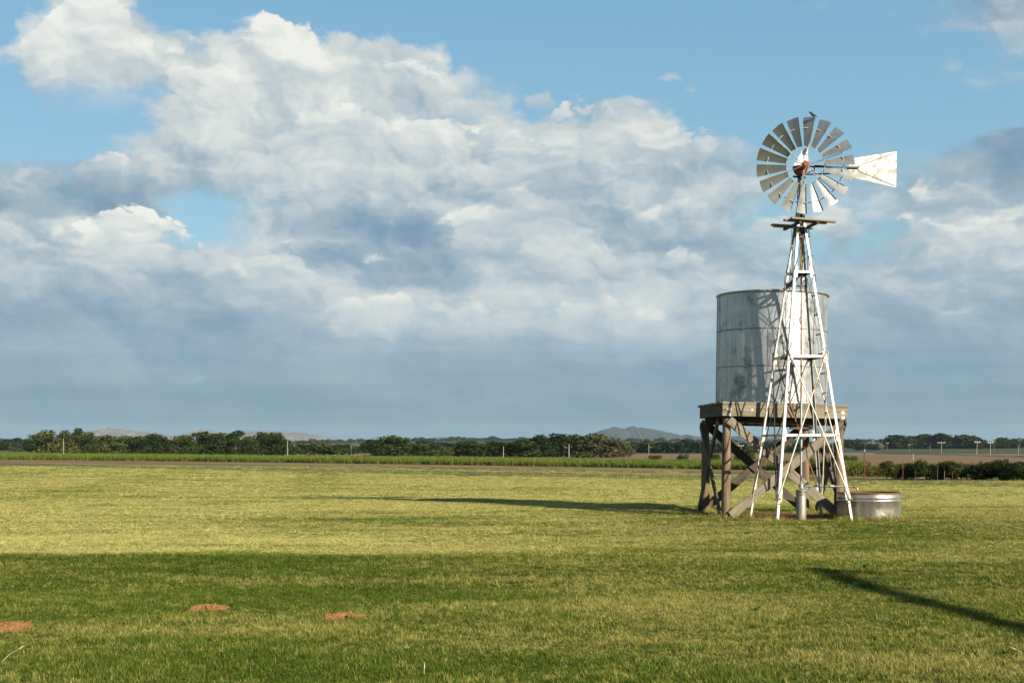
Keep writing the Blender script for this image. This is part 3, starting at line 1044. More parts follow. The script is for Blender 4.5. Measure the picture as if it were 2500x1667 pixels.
    MB().beam(TC + ex * -0.25 + Vector((0, 0, 2.22)), TC + ex * 0.30 + Vector((0, 0, 2.22)), 0.10, 0.05).build('rod_guide', M['dark_shaded_wood'], w)

    # ---- wheel: faces the camera, furled tail parallel to it behind
    hub = W(1966, 404, 31.62)
    mpx = 31.62 / F
    RO, RI = 1.155, 0.455
    AX = Vector((-0.10, -1.0, 0.0)).normalized()      # towards the viewer
    HX = Vector((-AX.y, AX.x, 0.0))                   # to the right in the picture
    HX = HX if HX.x > 0 else -HX
    UP = Vector((0, 0, 1))
    def wp(a, r, o=0.0):       # a clockwise from the top, seen by the viewer
        return hub + (HX * math.sin(a) + UP * math.cos(a)) * r + AX * o
    m = MB()
    m.torus(hub, 0.905, 0.011, AX, 72, 6)
    m.torus(hub, RI + 0.005, 0.010, AX, 60, 6)
    wheel = m.build('wheel', M['galv_pipe'], w, 50)
    pitch = R(36)
    for k in range(18):
        a0 = R(5 + 20 * k)
        er = HX * math.sin(a0) + UP * math.cos(a0)
        et = HX * math.cos(a0) - UP * math.sin(a0)     # clockwise
        nr, nc = 6, 7
        vs_, fs, gr = [], [], []
        jit = random.uniform(-0.05, 0.05)
        for side in (0, 1):
            for i in range(nr):
                t = i / (nr - 1)
                r = RI + (RO - RI) * t
                ch = 0.135 + (0.318 - 0.135) * t
                pt = pitch + jit - 0.10 * t
                tdir = et * math.cos(pt) + AX * math.sin(pt)
                nrm = AX * math.cos(pt) - et * math.sin(pt)
                for j in range(nc):
                    c = j / (nc - 1) - 0.5
                    camb = (0.25 - c * c) * ch * 0.10
                    p = hub + er * (r + (0.012 if i == nr - 1 else 0) * (1 - 4 * c * c)) + tdir * (c * ch) - nrm * camb + nrm * 0.02
                    p = p - nrm * 0.003 * side
                    vs_.append(p)
                    gr.append((r, c, side))
        N = nr * nc
        for i in range(nr - 1):
            for j in range(nc - 1):
                q = i * nc + j
                fs.append((q, q + 1, q + nc + 1, q + nc))
                fs.append((N + q, N + q + nc, N + q + nc + 1, N + q + 1))
        for j in range(nc - 1):
            fs.append((j, N + j, N + j + 1, j + 1))
            q = (nr - 1) * nc + j
            fs.append((q, q + 1, N + q + 1, N + q))
        for i in range(nr - 1):
            q = i * nc
            fs.append((q, q + nc, N + q + nc, N + q))
            q = i * nc + nc - 1
            fs.append((q, N + q, N + q + nc, q + nc))
        b = MB().raw(vs_, fs, gr).build('blade', M['galv_blade'], wheel, 40)
        # the small bracket where the ring passes behind the blade
        pt = pitch
        tdir = et * math.cos(pt) + AX * math.sin(pt)
        nrm = AX * math.cos(pt) - et * math.sin(pt)
        c = hub + er * 0.905
        MB().beam(c - tdir * 0.125 + nrm * 0.004, c + tdir * 0.125 + nrm * 0.004, 0.022, 0.008, up=nrm).build('blade_bracket', M['steel_dark'], wheel)
    for k in range(6):
        a = R(11 + 60 * k)
        for s_, o in ((-0.05, 0.10), (0.05, -0.10)):
            MB().tube(wp(a + s_ * 1.2, 0.07, o), wp(a + s_ * 0.45, 0.905, 0.0), 0.008, n=6).build('spoke', M['galv_pipe'], wheel)
    hb = MB()
    hb.lathe(hub, [(0.0, 0.13), (0.045, 0.13), (0.05, 0.12), (0.05, 0.10), (0.085, 0.095), (0.098, 0.08), (0.098, 0.05), (0.06, 0.03), (0.05, -0.12), (0.09, -0.13), (0.09, -0.16), (0.0, -0.16)], 20, AX)
    hb.build('hub', M['red'], w, 35)
    for k in range(6):
        c = wp(R(11 + 60 * k), 0.075, 0.095)
        MB().tube(c, c + AX * 0.012, 0.010, n=6).build('hub_bolt', M['rust_rod'], w)
    # gear case (open bowl) left of and behind the hub
    gc = hub - AX * 0.26 - HX * 0.085 + UP * 0.0
    sc = MB()
    n = 20
    prof = [(0.0, -0.20), (0.06, -0.195), (0.12, -0.16), (0.165, -0.09), (0.185, 0.0), (0.185, 0.03), (0.16, 0.03)]
    sc.lathe(gc, prof, n)
    sc.build('gear_case', M['red'], w, 40)
    MB().tube(hub - AX * 0.05, hub - AX * 0.3, 0.05, n=12).build('wheel_shaft', M['steel_dark'], w, 40)
    MB().tube(TC + Vector((0, 0, 8.3)), Vector((TC.x, TC.y, hub.z - 0.05)), 0.055, 0.075, n=12).build('turntable', M['red'], w, 40)
    # the tall tin hood over the gears
    hm = MB()
    g0 = gc + UP * 0.02
    base = [(-0.185, -0.16), (0.17, -0.16), (0.17, 0.17), (-0.185, 0.17)]
    top = [(0.055, -0.06), (0.17, -0.06), (0.17, 0.07), (0.055, 0.07)]
    def hp(a, b, z): return g0 + HX * a - AX * b + UP * z
    rows = []
    for t, z in ((0, 0.0), (0.5, 0.20), (0.93, 0.395), (1.0, 0.43)):
        f_ = t if t < 1 else 1.12
        rows.append([hp(base[i][0] * (1 - f_) + top[i][0] * f_, base[i][1] * (1 - f_) + top[i][1] * f_, z) for i in range(4)])
    vs_ = [p for r_ in rows for p in r_]
    fs = []
    for r_ in range(3):
        for i in range(4):
            j = (i + 1) % 4
            fs.append((r_ * 4 + i, r_ * 4 + j, r_ * 4 + 4 + j, r_ * 4 + 4 + i))
    fs += [(12, 13, 14, 15), (3, 2, 1, 0)]
    hm.raw(vs_, fs, [(p.z, p.x, p.y) for p in vs_])
    hm.build('hood', M['zinc'], w)
    # furl lever under the case
    MB().beam(hub + HX * -0.26 - AX * 0.30 + UP * -0.20, hub + HX * 0.05 - AX * 0.30 + UP * -0.235, 0.03, 0.045).build('furl_lever', M['steel_dark'], w)
    # tail: bone of two bars, brace, spring and vane
    YT = 31.62 + 0.42
    def tp(ix, iy, dy=0.0):    # pixels of the close-up of the wheel
        return W(1800 + ix / 5.059, 250 + iy / 5.059, YT + dy)
    t = MB()
    t.beam(tp(860, 795), tp(1500, 806), 0.035, 0.032)
    t.beam(tp(840, 893), tp(1150, 880), 0.03, 0.028)
    t.beam(tp(1150, 880), tp(1450, 846), 0.02, 0.02)
    t.beam(tp(950, 785), tp(950, 870), 0.025, 0.03)
    t.tube(tp(860, 880), tp(945, 840), 0.014, n=6)
    tail = t.build('tail_bone', M['steel_dark'], w)
    MB().tube(tp(960, 783, -0.03), tp(1170, 800, -0.03), 0.02, n=8).build('tail_spring', M['steel_dark'], tail)
    out_ = [(1352, 800), (1372, 790), (1395, 720), (1440, 690), (1560, 670), (1966, 606), (1971, 616), (1962, 1040), (1952, 1050), (1600, 967), (1440, 934), (1390, 905), (1368, 858), (1352, 848)]
    vane = MB().poly([tp(a, b, 0.03) for a, b in out_], (0, 0.006, 0)).build('vane', M['vane'], w)
    rib = [(1962, 622), (1760, 692), (1530, 772), (1498, 790), (1487, 815), (1495, 842), (1525, 862), (1760, 955), (1948, 1032)]
    m = MB()
    m.path([tp(a, b, 0.026) for a, b in rib], 0.0075, 6)
    m.build('vane_rib', M['seam'], vane)
    for a, b in ((1503, 800), (1503, 828), (1372, 822)):
        MB().tube(tp(a, b, 0.03), tp(a, b, 0.015), 0.011, n=6).build('rivet', M['steel_dark'], vane)
    return w


windmill()


# ------------------------------------------------------------------ pump standing inside the tower
def pump():
    c = TC + Vector((0.03, 0, 0))
    w = empty('well_pump', c, 'upright steel well pump pipe with wide rusty casing inside the tower feet', 'pump')
    MB().lathe(c, [(0.0, 0.0), (0.118, 0.0), (0.118, 0.60), (0.112, 0.615)], 24).build('casing', M['casing'], w, 40)
    MB().lathe(c, [(0.112, 0.60), (0.140, 0.60), (0.140, 0.635), (0.11, 0.64), (0.11, 0.68), (0.138, 0.685), (0.138, 0.72), (0.05, 0.73), (0.0, 0.73)], 24).build('flange', M['casing'], w, 30)
    for i in range(6):
        a = i * math.pi / 3 + 0.3
        q = c + Vector((0.122 * math.cos(a), 0.122 * math.sin(a), 0.63))
        MB().tube(q, q + Vector((0, 0, 0.07)), 0.012, n=6).build('bolt', M['rust_rod'], w)
    MB().tube(c + Vector((0, 0, 0.73)), c + Vector((0, 0, 2.95)), 0.028, n=12).build('drop_pipe', M['galv_pipe'], w, 40)
    MB().lathe(c, [(0.03, 0.74), (0.06, 0.75), (0.06, 0.86), (0.03, 0.88)], 16).build('tee_fitting', M['galv_pipe'], w, 40)
    MB().lathe(c, [(0.03, 1.95), (0.042, 1.96), (0.042, 2.03), (0.03, 2.04)], 16).build('coupling', M['steel_dark'], w, 40)
    e = Vector((8.34, 31.75, 0.80))
    m = MB()
    m.tube(c + Vector((0.04, 0, 0.81)), e, 0.024, n=10)
    m.tube(e, e + Vector((0.03, 0.0, -0.08)), 0.026, n=10)
    m.build('outlet_pipe', M['galv_pipe'], w, 40)
    q = c.lerp(e, 0.56)
    MB().tube(Vector((q.x - 0.05, q.y, 0.81)), Vector((q.x + 0.05, q.y, 0.81)), 0.036, n=10).build('coupling', M['galv_pipe'], w, 40)
    MB().tube(e + Vector((-0.07, 0, 0)), e + Vector((0.02, 0, 0)), 0.034, n=10).build('elbow', M['rust_rod'], w, 40)


pump()


# ------------------------------------------------------------------ tank stand
SC = Vector((6.765, 34.35, 0.0))
ST = R(2.0)
DECK_TILT = Matrix.Translation(SC + Vector((0, 0, 2.6))) @ Matrix.Rotation(R(1.55), 4, 'Y') @ Matrix.Translation(-(SC + Vector((0, 0, 2.6))))
TANK_TILT = Matrix.Translation(SC + Vector((0, 0, 2.87))) @ Matrix.Rotation(R(0.75), 4, 'Y') @ Matrix.Translation(-(SC + Vector((0, 0, 2.87))))


def sl(x, y, z):
    return SC + Vector((x * math.cos(ST) - y * math.sin(ST), x * math.sin(ST) + y * math.cos(ST), z))


def stand():
    w = empty('tank_stand', SC, 'weathered timber stand with crossed planks carrying the tall water tank', 'tank stand')
    H = 1.57
    ztop, hb = 2.80, 0.30
    def bb(*a, **k): return MB().beam(*a, **k).xf(DECK_TILT)
    # edge beams; the front one takes the plates
    y0 = -H
    front = bb(sl(-H, y0, ztop - hb / 2), sl(H, y0, ztop - hb / 2), 0.07, hb, chamfer=0.006).build('edge_beam', M['deck_wood'], w)
    bb(sl(-H, H, ztop - hb / 2), sl(H, H, ztop - hb / 2), 0.07, hb, chamfer=0.006).build('edge_beam', M['deck_wood'], w)
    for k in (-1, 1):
        bb(sl(k * (H - 0.04), -H + 0.04, ztop - hb / 2 - 0.002), sl(k * (H - 0.04), H - 0.04, ztop - hb / 2 - 0.002), 0.075, hb - 0.01, chamfer=0.006).build('edge_beam', M['dark_shaded_wood'], w)  # side beams coloured darker to stand in for their shade
    # joists and the pair of heavy bearers under them
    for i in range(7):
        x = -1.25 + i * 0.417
        bb(sl(x, -H + 0.04, ztop - 0.13), sl(x, H - 0.04, ztop - 0.13), 0.07, 0.24).build('joist', M['dark_shaded_wood'], w)
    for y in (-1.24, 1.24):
        bb(sl(-H + 0.10, y, ztop - 0.36), sl(H - 0.10, y, ztop - 0.36), 0.18, 0.22).build('bearer', M['dark_shaded_wood'], w)
    # deck planks, ends not quite in line
    n = 17
    for i in range(n):
        y = -H + 0.06 + i * (2 * H - 0.12) / (n - 1)
        a = -H - random.uniform(0.0, 0.07)
        b = H + random.uniform(0.0, 0.05)
        if i == 0: a, b = -H - 0.004, H + 0.004
        dz = random.uniform(-0.006, 0.006) if i else 0
        bb(sl(a, y if i else y - 0.012, ztop + 0.030 + dz), sl(b, y if i else y - 0.012, ztop + 0.030 + dz), 0.178, 0.055, chamfer=0.006).build('deck_plank', M['deck_wood'], w)
    # zinc plates and bolt heads on the front beam
    f_ = -H - 0.036
    for x, z, s_, rot in ((-1.40, 2.67, 0.085, 45), (-1.405, 2.535, 0.075, 0), (1.455, 2.66, 0.075, 45), (1.465, 2.535, 0.07, 0)):
        c = sl(x, f_, z)
        c45 = math.cos(R(rot)) * s_ / 2
        s45 = math.sin(R(rot)) * s_ / 2
        pts = [c + Vector((u * c45 - v_ * s45, 0, u * s45 + v_ * c45)) for u, v_ in ((-1, -1), (1, -1), (1, 1), (-1, 1))]
        MB().poly(pts, (0, -0.006, 0)).xf(DECK_TILT).build('washer_plate', M['zinc'], front)
        MB().tube(c, c + Vector((0, -0.02, 0)), 0.012, n=6).xf(DECK_TILT).build('bolt', M['steel_dark'], front)
    for x in (-0.83, 0.70, 1.05):
        c = sl(x, f_, 2.67)
        MB().tube(c, c + Vector((0, -0.01, 0)), 0.026, n=12).xf(DECK_TILT).build('washer_plate', M['zinc'], front)
    # posts: peeled logs
    P = {(-1, -1): (-1.44, -1.40), (1, -1): (1.42, -1.40), (-1, 1): (-1.46, 1.40), (1, 1): (1.30, 1.40)}
    for (kx, ky), (x, y) in P.items():
        m = MB()
        nseg, nn = 7, 14
        zt = 2.46 - 0.027 * x
        vs_, gr, fs = [], [], []
        ph = random.uniform(0, 6)
        for i in range(nseg):
            t = i / (nseg - 1)
            r = 0.118 - 0.014 * t + 0.004 * math.sin(5 * t + ph)
            cxo = 0.012 * math.sin(2.4 * t + ph)
            for j in range(nn):
                a = 2 * math.pi * j / nn
                rr = r * (1 + 0.03 * math.sin(3 * a + ph))
                vs_.append(sl(x + cxo + rr * math.cos(a), y + rr * math.sin(a), -0.1 + (zt + 0.1) * t))
                gr.append((zt * t + ph, 0.3 * math.cos(a), 0.3 * math.sin(a)))
        for i in range(nseg - 1):
            for j in range(nn):
                k = (j + 1) % nn
                fs.append((i * nn + j, i * nn + k, i * nn + nn + k, i * nn + nn + j))
        fs.append(tuple(range((nseg - 1) * nn, nseg * nn)))
        m.raw(vs_, fs, gr).build('post', M['log'], w, 60)
    # crossed planks on each side
    def plank(p, q, face, mat, lay=0, wd=0.225):
        nrm = {'f': (0, -1, 0), 'b': (0, 1, 0), 'l': (-1, 0, 0), 'r': (1, 0, 0)}[face]
        nv = Vector((nrm[0] * math.cos(ST) - nrm[1] * math.sin(ST), nrm[0] * math.sin(ST) + nrm[1] * math.cos(ST), 0))
        o = nv * lay * 0.052
        return MB().beam(p + o, q + o, wd, 0.048, up=nv, chamfer=0.004).build('brace_plank', mat, w)
    yf = -1.40 - 0.145
    plank(sl(-1.40, yf, 2.44), sl(1.38, yf, 0.06), 'f', M['brace_wood'], 0)
    plank(sl(-1.36, yf, 0.06), sl(1.45, yf, 2.34), 'f', M['brace_wood'], 1)
    yb = 1.40 + 0.145
    plank(sl(-1.42, yb, 2.40), sl(1.28, yb, 0.06), 'b', M['dark_shaded_wood'], 0)
    plank(sl(-1.46, yb, 0.06), sl(1.30, yb, 2.34), 'b', M['dark_shaded_wood'], 1)
    for k, xx, f_ in ((-1, -1.44 - 0.145, 'l'), (1, 1.40 + 0.145, 'r')):  # left planks have their shade put into the colour; right ones match
        plank(sl(xx, -1.40, 0.05), sl(xx, 1.38, 2.36), f_, M['dark_shaded_wood'], 0, 0.19)
        plank(sl(xx, -1.36, 2.42), sl(xx, 1.40, 0.05), f_, M['dark_shaded_wood'], 1, 0.19)


stand()


# ------------------------------------------------------------------ water tank
def water_tank():
    c = SC + Vector((0.02, 0, 2.865))
    w = empty('water_tank', c, 'tall streaked galvanised steel water tank standing on the timber stand', 'water tank')
    Rr, hh = 1.42, 0.945
    n = 96
    for k in range(3):
        z0, z1 = k * hh, (k + 1) * hh
        r = Rr - 0.004 * k
        prof = [(r, z0), (r, z0 + 0.3 * hh), (r + 0.003, z0 + 0.6 * hh), (r, z1 - 0.012)]
        m = MB().lathe(c, prof, n)
        inner = [(r - 0.006, z1 - 0.012), (r - 0.009, z0 + 0.5 * hh), (r - 0.006, z0)]
        m.lathe(c, inner, n)
        m.xf(TANK_TILT).build('wall_sheet', M['galv'], w, 30)
    for z in (hh, 2 * hh):
        MB().lathe(c, [(Rr - 0.002, z - 0.016), (Rr + 0.012, z - 0.012), (Rr + 0.014, z), (Rr + 0.012, z + 0.010), (Rr - 0.006, z + 0.014)], n).xf(TANK_TILT).build('seam_band', M['seam'], w, 60)
    MB().torus(c + Vector((0, 0, 3 * hh)), Rr + 0.018, 0.026, n=n, k=10).xf(TANK_TILT).build('rim', M['galv_pipe'], w, 60)
    MB().lathe(c, [(Rr - 0.01, 0.004), (Rr + 0.016, 0.004), (Rr + 0.016, 0.03), (Rr + 0.002, 0.035)], n).xf(TANK_TILT).build('base_ring', M['galv_pipe'], w, 60)
    MB().lathe(c, [(0.0, 0.01), (Rr - 0.02, 0.01)], 48).xf(TANK_TILT).build('bottom', M['galv_pipe'], w)
    MB().lathe(c, [(0.0, 2.1), (Rr - 0.02, 2.1)], 48).xf(TANK_TILT).build('water', M['steel_dark'], w)
    # riveted vertical lap joints, one to each course
    for k, a in ((0, -62), (1, -104), (2, -78)):
        a = R(a)
        p = lambda z: c + Vector((math.cos(a) * (Rr + 0.004), math.sin(a) * (Rr + 0.004), z))
        MB().beam(p(k * hh + 0.03), p((k + 1) * hh - 0.03), 0.05, 0.008, up=(math.cos(a), math.sin(a), 0)).xf(TANK_TILT).build('lap_joint', M['galv'], w)
    # overflow pipe down the left flank
    a = R(183)
    q = c + Vector((math.cos(a) * (Rr + 0.03), math.sin(a) * (Rr + 0.03), 0))
    MB().tube(q + Vector((0, 0, 0.02)), q + Vector((0, 0, 2.80)), 0.014, n=8).xf(TANK_TILT).build('overflow_pipe', M['galv_pipe'], w)


water_tank()


# ------------------------------------------------------------------ stock trough
def trough():
    c = Vector((8.72, 32.05, 0.0))
    w = empty('stock_trough', c, 'low round galvanised stock trough with rusty rim by the windmill foot', 'trough')
    r = 0.765
    n = 72
    prof = [(r - 0.012, 0.0), (r - 0.004, 0.02), (r - 0.008, 0.12), (r - 0.004, 0.25), (r - 0.006, 0.44), (r + 0.008, 0.46), (r - 0.004, 0.48),
            (r - 0.004, 0.515), (r + 0.008, 0.535), (r - 0.004, 0.555), (r, 0.64)]
    m = MB().lathe(c, prof, n)
    # dents
    for i, q in enumerate(m.v):
        a = math.atan2(q.y - c.y, q.x - c.x)
        dd = 0.006 * math.sin(9 * a + 3) * math.sin(q.z * 14) + 0.005 * math.sin(23 * a) * math.sin(q.z * 9 + 1)
        m.v[i] = Vector((q.x + math.cos(a) * dd, q.y + math.sin(a) * dd, q.z))
    m.build('wall', M['galv_trough'], w, 50)
    MB().lathe(c, [(r - 0.014, 0.02), (r - 0.014, 0.645)], n).build('lining', M['rust_in'], w, 50)
    MB().torus(c + Vector((0, 0, 0.648)), r - 0.002, 0.017, n=n, k=8).build('rim', M['rust_in'], w, 60)
    MB().lathe(c, [(0.0, 0.02), (r - 0.02, 0.02)], 40).build('floor_plate', M['rust_in'], w)
    m, s, out = material('trough_water')
    nn = s.noise(s.n('ShaderNodeTexCoord').outputs['Object'], 6.0, 3.0)
    principled(s, out, (0.03, 0.028, 0.02), 0.06, 0.0, 0.5, s.bump(nn, 0.1, 0.01))
    MB().lathe(c, [(0.0, 0.46), (r - 0.016, 0.46)], 40).build('water', m, w)


trough()


# ------------------------------------------------------------------ bird on the wheel
def bird():
    base = W(1983.5, 287.5, 31.45)
    w = empty('bird', base, 'small black bird perched on the topmost blade of the windmill wheel', 'bird')
    k = 31.45 / F / 5.059
    def bp(ix, iy, dy=0.0):
        q = W(1800 + ix / 5.059, 250 + (iy + 3) / 5.059, 31.45)
        return q + Vector((0, dy, 0))
    # body: rings along a spine from bill base to tail tip
    spine = [(887, 123, 3), (897, 121, 9), (908, 126, 12), (917, 137, 15), (930, 150, 18), (945, 158, 17), (958, 163, 12), (970, 168, 8), (990, 177, 5)]
    nn = 12
    vs_, fs = [], []
    for i, (x, y, r) in enumerate(spine):
        p = bp(x, y)
        a = bp(*spine[max(i - 1, 0)][:2])
        b = bp(*spine[min(i + 1, len(spine) - 1)][:2])
        d = (b - a).normalized()
        u = Vector((0, 1, 0))
        v_ = d.cross(u).normalized()
        rr = r * k
        wy = rr * (0.9 if i < 7 else 1.3)
        wz = rr * (1.0 if i < 7 else 0.5)
        for j in range(nn):
            t = 2 * math.pi * j / nn
            vs_.append(p + u * wy * math.cos(t) + v_ * wz * math.sin(t))
    for i in range(len(spine) - 1):
        for j in range(nn):
            q = (j + 1) % nn
            fs.append((i * nn + j, i * nn + q, i * nn + nn + q, i * nn + nn + j))
    fs += [tuple(range(nn)), tuple(range((len(spine) - 1) * nn, len(spine) * nn))]
    MB().raw(vs_, fs).build('body', M['black'], w, True)
    m = MB()
    m.tube(bp(891, 121), bp(874, 119), 4 * k, 0.8 * k, 6)
    m.build('beak', M['beak'], w)
    for s_ in (-1, 1):
        wing = [(922, 138), (936, 142), (956, 156), (976, 170), (958, 168), (936, 162)]
        MB().poly([bp(a, b, s_ * 15 * k) for a, b in wing], (0, s_ * 3 * k, 0)).build('wing', M['black'], w)
        m = MB()
        m.path([bp(938, 160, s_ * 6 * k), bp(934, 170, s_ * 6 * k), bp(936, 181, s_ * 6 * k)], 1.6 * k, 5)
        m.path([bp(936, 181, s_ * 6 * k), bp(926, 183, s_ * 6 * k)], 1.4 * k, 5)
        m.build('leg', M['beak'], w)


bird()


# ------------------------------------------------------------------ earth mounds in the near grass
def mound(px, py, wid, lab, seed, sx=1.0):
    Y = F * EYE / (py - HZ)
    X = (px - 1250) / F * Y
    rg = np.random.default_rng(seed)
    z0 = float(hgt(X, Y))
    m = 26
    g = np.linspace(-1.25, 1.25, m)
    vs_, fs = [], []
    ph = rg.uniform(0, 6, 6)
    for j in range(m):
        for i in range(m):
            u, v_ = g[i], g[j]
            a = math.atan2(v_, u)
            rr = math.hypot(u, v_) / (1 + 0.20 * math.sin(2 * a + ph[0]) + 0.17 * math.sin(3 * a + ph[1]) + 0.10 * math.sin(7 * a + ph[2]) + 0.08 * math.sin(11 * a + ph[3]))
            h = max(0.0, 1 - rr ** 2) ** 0.8
            clod = rg.uniform(-1, 1) * 0.012 * min(1, h * 3)
            vs_.append((X + u * wid / 2 * sx, Y + v_ * wid * 0.62, z0 + (-0.03 if rr > 1.0 else 0.005 + 0.042 * h) + clod))
    for j in range(m - 1):
        for i in range(m - 1):
            q = j * m + i
            fs.append((q, q + 1, q + m + 1, q + m))
    o = MB().raw(vs_, fs).build('earth_mound', M['dirt'])
    tag(o, lab, 'earth mound', 'burrow mounds in the near grass')
    for k in range(22):
        a = rg.uniform(0, 6.28)
        q = rg.uniform(0.35, 1.12)
        c = Vector((X + math.cos(a) * q * wid / 2 * sx, Y + math.sin(a) * q * wid * 0.6, z0 + (0.012 if q > 0.95 else 0.04 * (1 - q * 0.6) + 0.012)))
        r = rg.uniform(0.007, 0.019)
        vv = [c + Vector((dx, dy, dz)).normalized() * r * rg.uniform(0.7, 1.25) for dx, dy, dz in ((1, 0, 0), (-1, 0, 0), (0, 1, 0), (0, -1, 0), (0, 0, 1), (0, 0, -1), (.6, .6, .6), (-.6, .6, .5))]
        ff = [(0, 6, 4), (0, 2, 6), (2, 7, 6), (6, 7, 4), (7, 1, 4), (2, 1, 7), (1, 3, 4), (3, 0, 4), (0, 5, 2), (2, 5, 1), (1, 5, 3), (3, 5, 0)]
        MB().raw(vv, ff).build('clod', M['dirt'], o)
    return (X, Y, wid)


MOUNDS = [mound(20, 1530, 0.48, 'largest red earth mound, cut by the left edge of the picture', 1),
          mound(505, 1487, 0.38, 'flat red earth mound left of the middle, farther back than the others', 2),
          mound(832, 1512, 0.42, 'red earth mound in the grass below dry straw, rightmost of three', 3)]


# ------------------------------------------------------------------ scattered plants (uncountable: instanced by geometry nodes)
def np_mesh(name, V, Fc, mat, attrs=None):
    me = bpy.data.meshes.new(name)
    V = np.asarray(V, np.float32)
    Fc = np.asarray(Fc, np.int32)
    me.vertices.add(len(V))
    me.vertices.foreach_set('co', V.ravel())
    k = Fc.shape[1]
    me.loops.add(Fc.size)
    me.loops.foreach_set('vertex_index', Fc.ravel())
    me.polygons.add(len(Fc))
    me.polygons.foreach_set('loop_start', np.arange(0, Fc.size, k, dtype=np.int32))
    me.polygons.foreach_set('loop_total', np.full(len(Fc), k, np.int32))
    for nm, arr in (attrs or {}).items():
        a = me.attributes.new(nm, 'FLOAT', 'POINT')
        a.data.foreach_set('value', np.asarray(arr, np.float32))
    me.update()
    me.validate()
    me.materials.append(mat)
    return me


def blades_mesh(name, n, rad, h0, h1, w, lean, mat, seed, segs=2, curl=0.5):
    rg = np.random.default_rng(seed)
    V, Fc, bl, hg = [], [], [], []
    for i in range(n):
        a, r = rg.uniform(0, 6.28), rad * math.sqrt(rg.uniform())
        b = np.array([r * math.cos(a), r * math.sin(a), -0.004])
        h = rg.uniform(h0, h1)
        d = rg.uniform(0, 6.28)
        dv = np.array([math.cos(d), math.sin(d), 0])
        sv = np.array([-math.sin(d), math.cos(d), 0])
        tw_ = rg.uniform(-0.6, 0.6)
        sv = sv * math.cos(tw_) + dv * math.sin(tw_)
        ln = lean * rg.uniform(0.3, 1.0)
        c = rg.uniform()
        base = len(V)
        for k in range(segs + 1):
            t = k / segs
            p = b + dv * h * ln * (t ** (1 + curl)) + np.array([0, 0, h * (t - 0.35 * ln * curl * t * t)])
            ww = w * (1 - t) ** 0.7 if k < segs else 0
            if k < segs:
                V += [p - sv * ww / 2, p + sv * ww / 2]
                bl += [c, c]
                hg += [p[2], p[2]]
            else:
                V.append(p)
                bl.append(c)
                hg.append(p[2])
        for k in range(segs - 1):
            q = base + 2 * k
            Fc += [(q, q + 1, q + 3), (q, q + 3, q + 2)]
        q = base + 2 * (segs - 1)
        Fc.append((q, q + 1, q + 2))
    return np_mesh(name, V, Fc, mat, {'bl': bl, 'hgt': hg})


def variants(name, meshes):
    c = bpy.data.collections.new(name)
    for i, me in enumerate(meshes):
        c.objects.link(bpy.data.objects.new('%s_%d' % (name, i), me))
    return c


def scatter(name, pts, scl, rotz, idx, tint, coll, label, cat):
    me = bpy.data.meshes.new(name)
    n = len(pts)
    me.vertices.add(n)
    me.vertices.foreach_set('co', pts.astype(np.float32).ravel())
    def at(nm, typ, fld, arr):
        a = me.attributes.new(nm, typ, 'POINT')
        a.data.foreach_set(fld, arr)
    rot = np.zeros((n, 3), np.float32)
    rot[:, 2] = rotz
    rot[:, 0] = RNG.normal(0, 0.06, n)
    rot[:, 1] = RNG.normal(0, 0.06, n)
    at('scl', 'FLOAT_VECTOR', 'vector', scl.astype(np.float32).ravel())
    at('rot', 'FLOAT_VECTOR', 'vector', rot.ravel())
    at('root_pos', 'FLOAT_VECTOR', 'vector', pts.astype(np.float32).ravel())
    at('idx', 'INT', 'value', idx.astype(np.int32))
    at('tint', 'FLOAT', 'value', tint.astype(np.float32))
    o = bpy.data.objects.new(name, me)
    COL.objects.link(o)
    ng = bpy.data.node_groups.new(name + '_scatter', 'GeometryNodeTree')
    ng.interface.new_socket('Geometry', in_out='INPUT', socket_type='NodeSocketGeometry')
    ng.interface.new_socket('Geometry', in_out='OUTPUT', socket_type='NodeSocketGeometry')
    gi = ng.nodes.new('NodeGroupInput')
    go = ng.nodes.new('NodeGroupOutput')
    iop = ng.nodes.new('GeometryNodeInstanceOnPoints')
    ci = ng.nodes.new('GeometryNodeCollectionInfo')
    ci.inputs['Collection'].default_value = coll
    ci.inputs['Separate Children'].default_value = True
    ci.inputs['Reset Children'].default_value = True
    L = ng.links.new
    def na(nm, typ):
        q = ng.nodes.new('GeometryNodeInputNamedAttribute')
        q.data_type = typ
        q.inputs['Name'].default_value = nm
        return q.outputs['Attribute']
    e2r = ng.nodes.new('FunctionNodeEulerToRotation')
    L(na('rot', 'FLOAT_VECTOR'), e2r.inputs[0])
    L(gi.outputs[0], iop.inputs['Points'])
    L(ci.outputs[0], iop.inputs['Instance'])
    iop.inputs['Pick Instance'].default_value = True
    L(na('idx', 'INT'), iop.inputs['Instance Index'])
    L(e2r.outputs[0], iop.inputs['Rotation'])
    L(na('scl', 'FLOAT_VECTOR'), iop.inputs['Scale'])
    L(iop.outputs[0], go.inputs[0])
    md = o.modifiers.new('scatter', 'NODES')
    md.node_group = ng
    return tag(o, label, cat, kind='stuff')


def band(y0, y1, dens, margin=1.5):
    """random points of the field in view between two distances"""
    area = 0.41 * (y1 ** 2 - y0 ** 2) + 2 * margin * (y1 - y0)
    n = int(area * dens)
    ymax = 0.82 * y1 + 2 * margin
    ys = RNG.uniform(y0, y1, int(n * 2.2))
    keep = RNG.uniform(0, ymax, len(ys)) < 0.82 * ys + 2 * margin
    ys = ys[keep][:n]
    xs = RNG.uniform(-1, 1, len(ys)) * (0.41 * ys + margin)
    return xs, ys


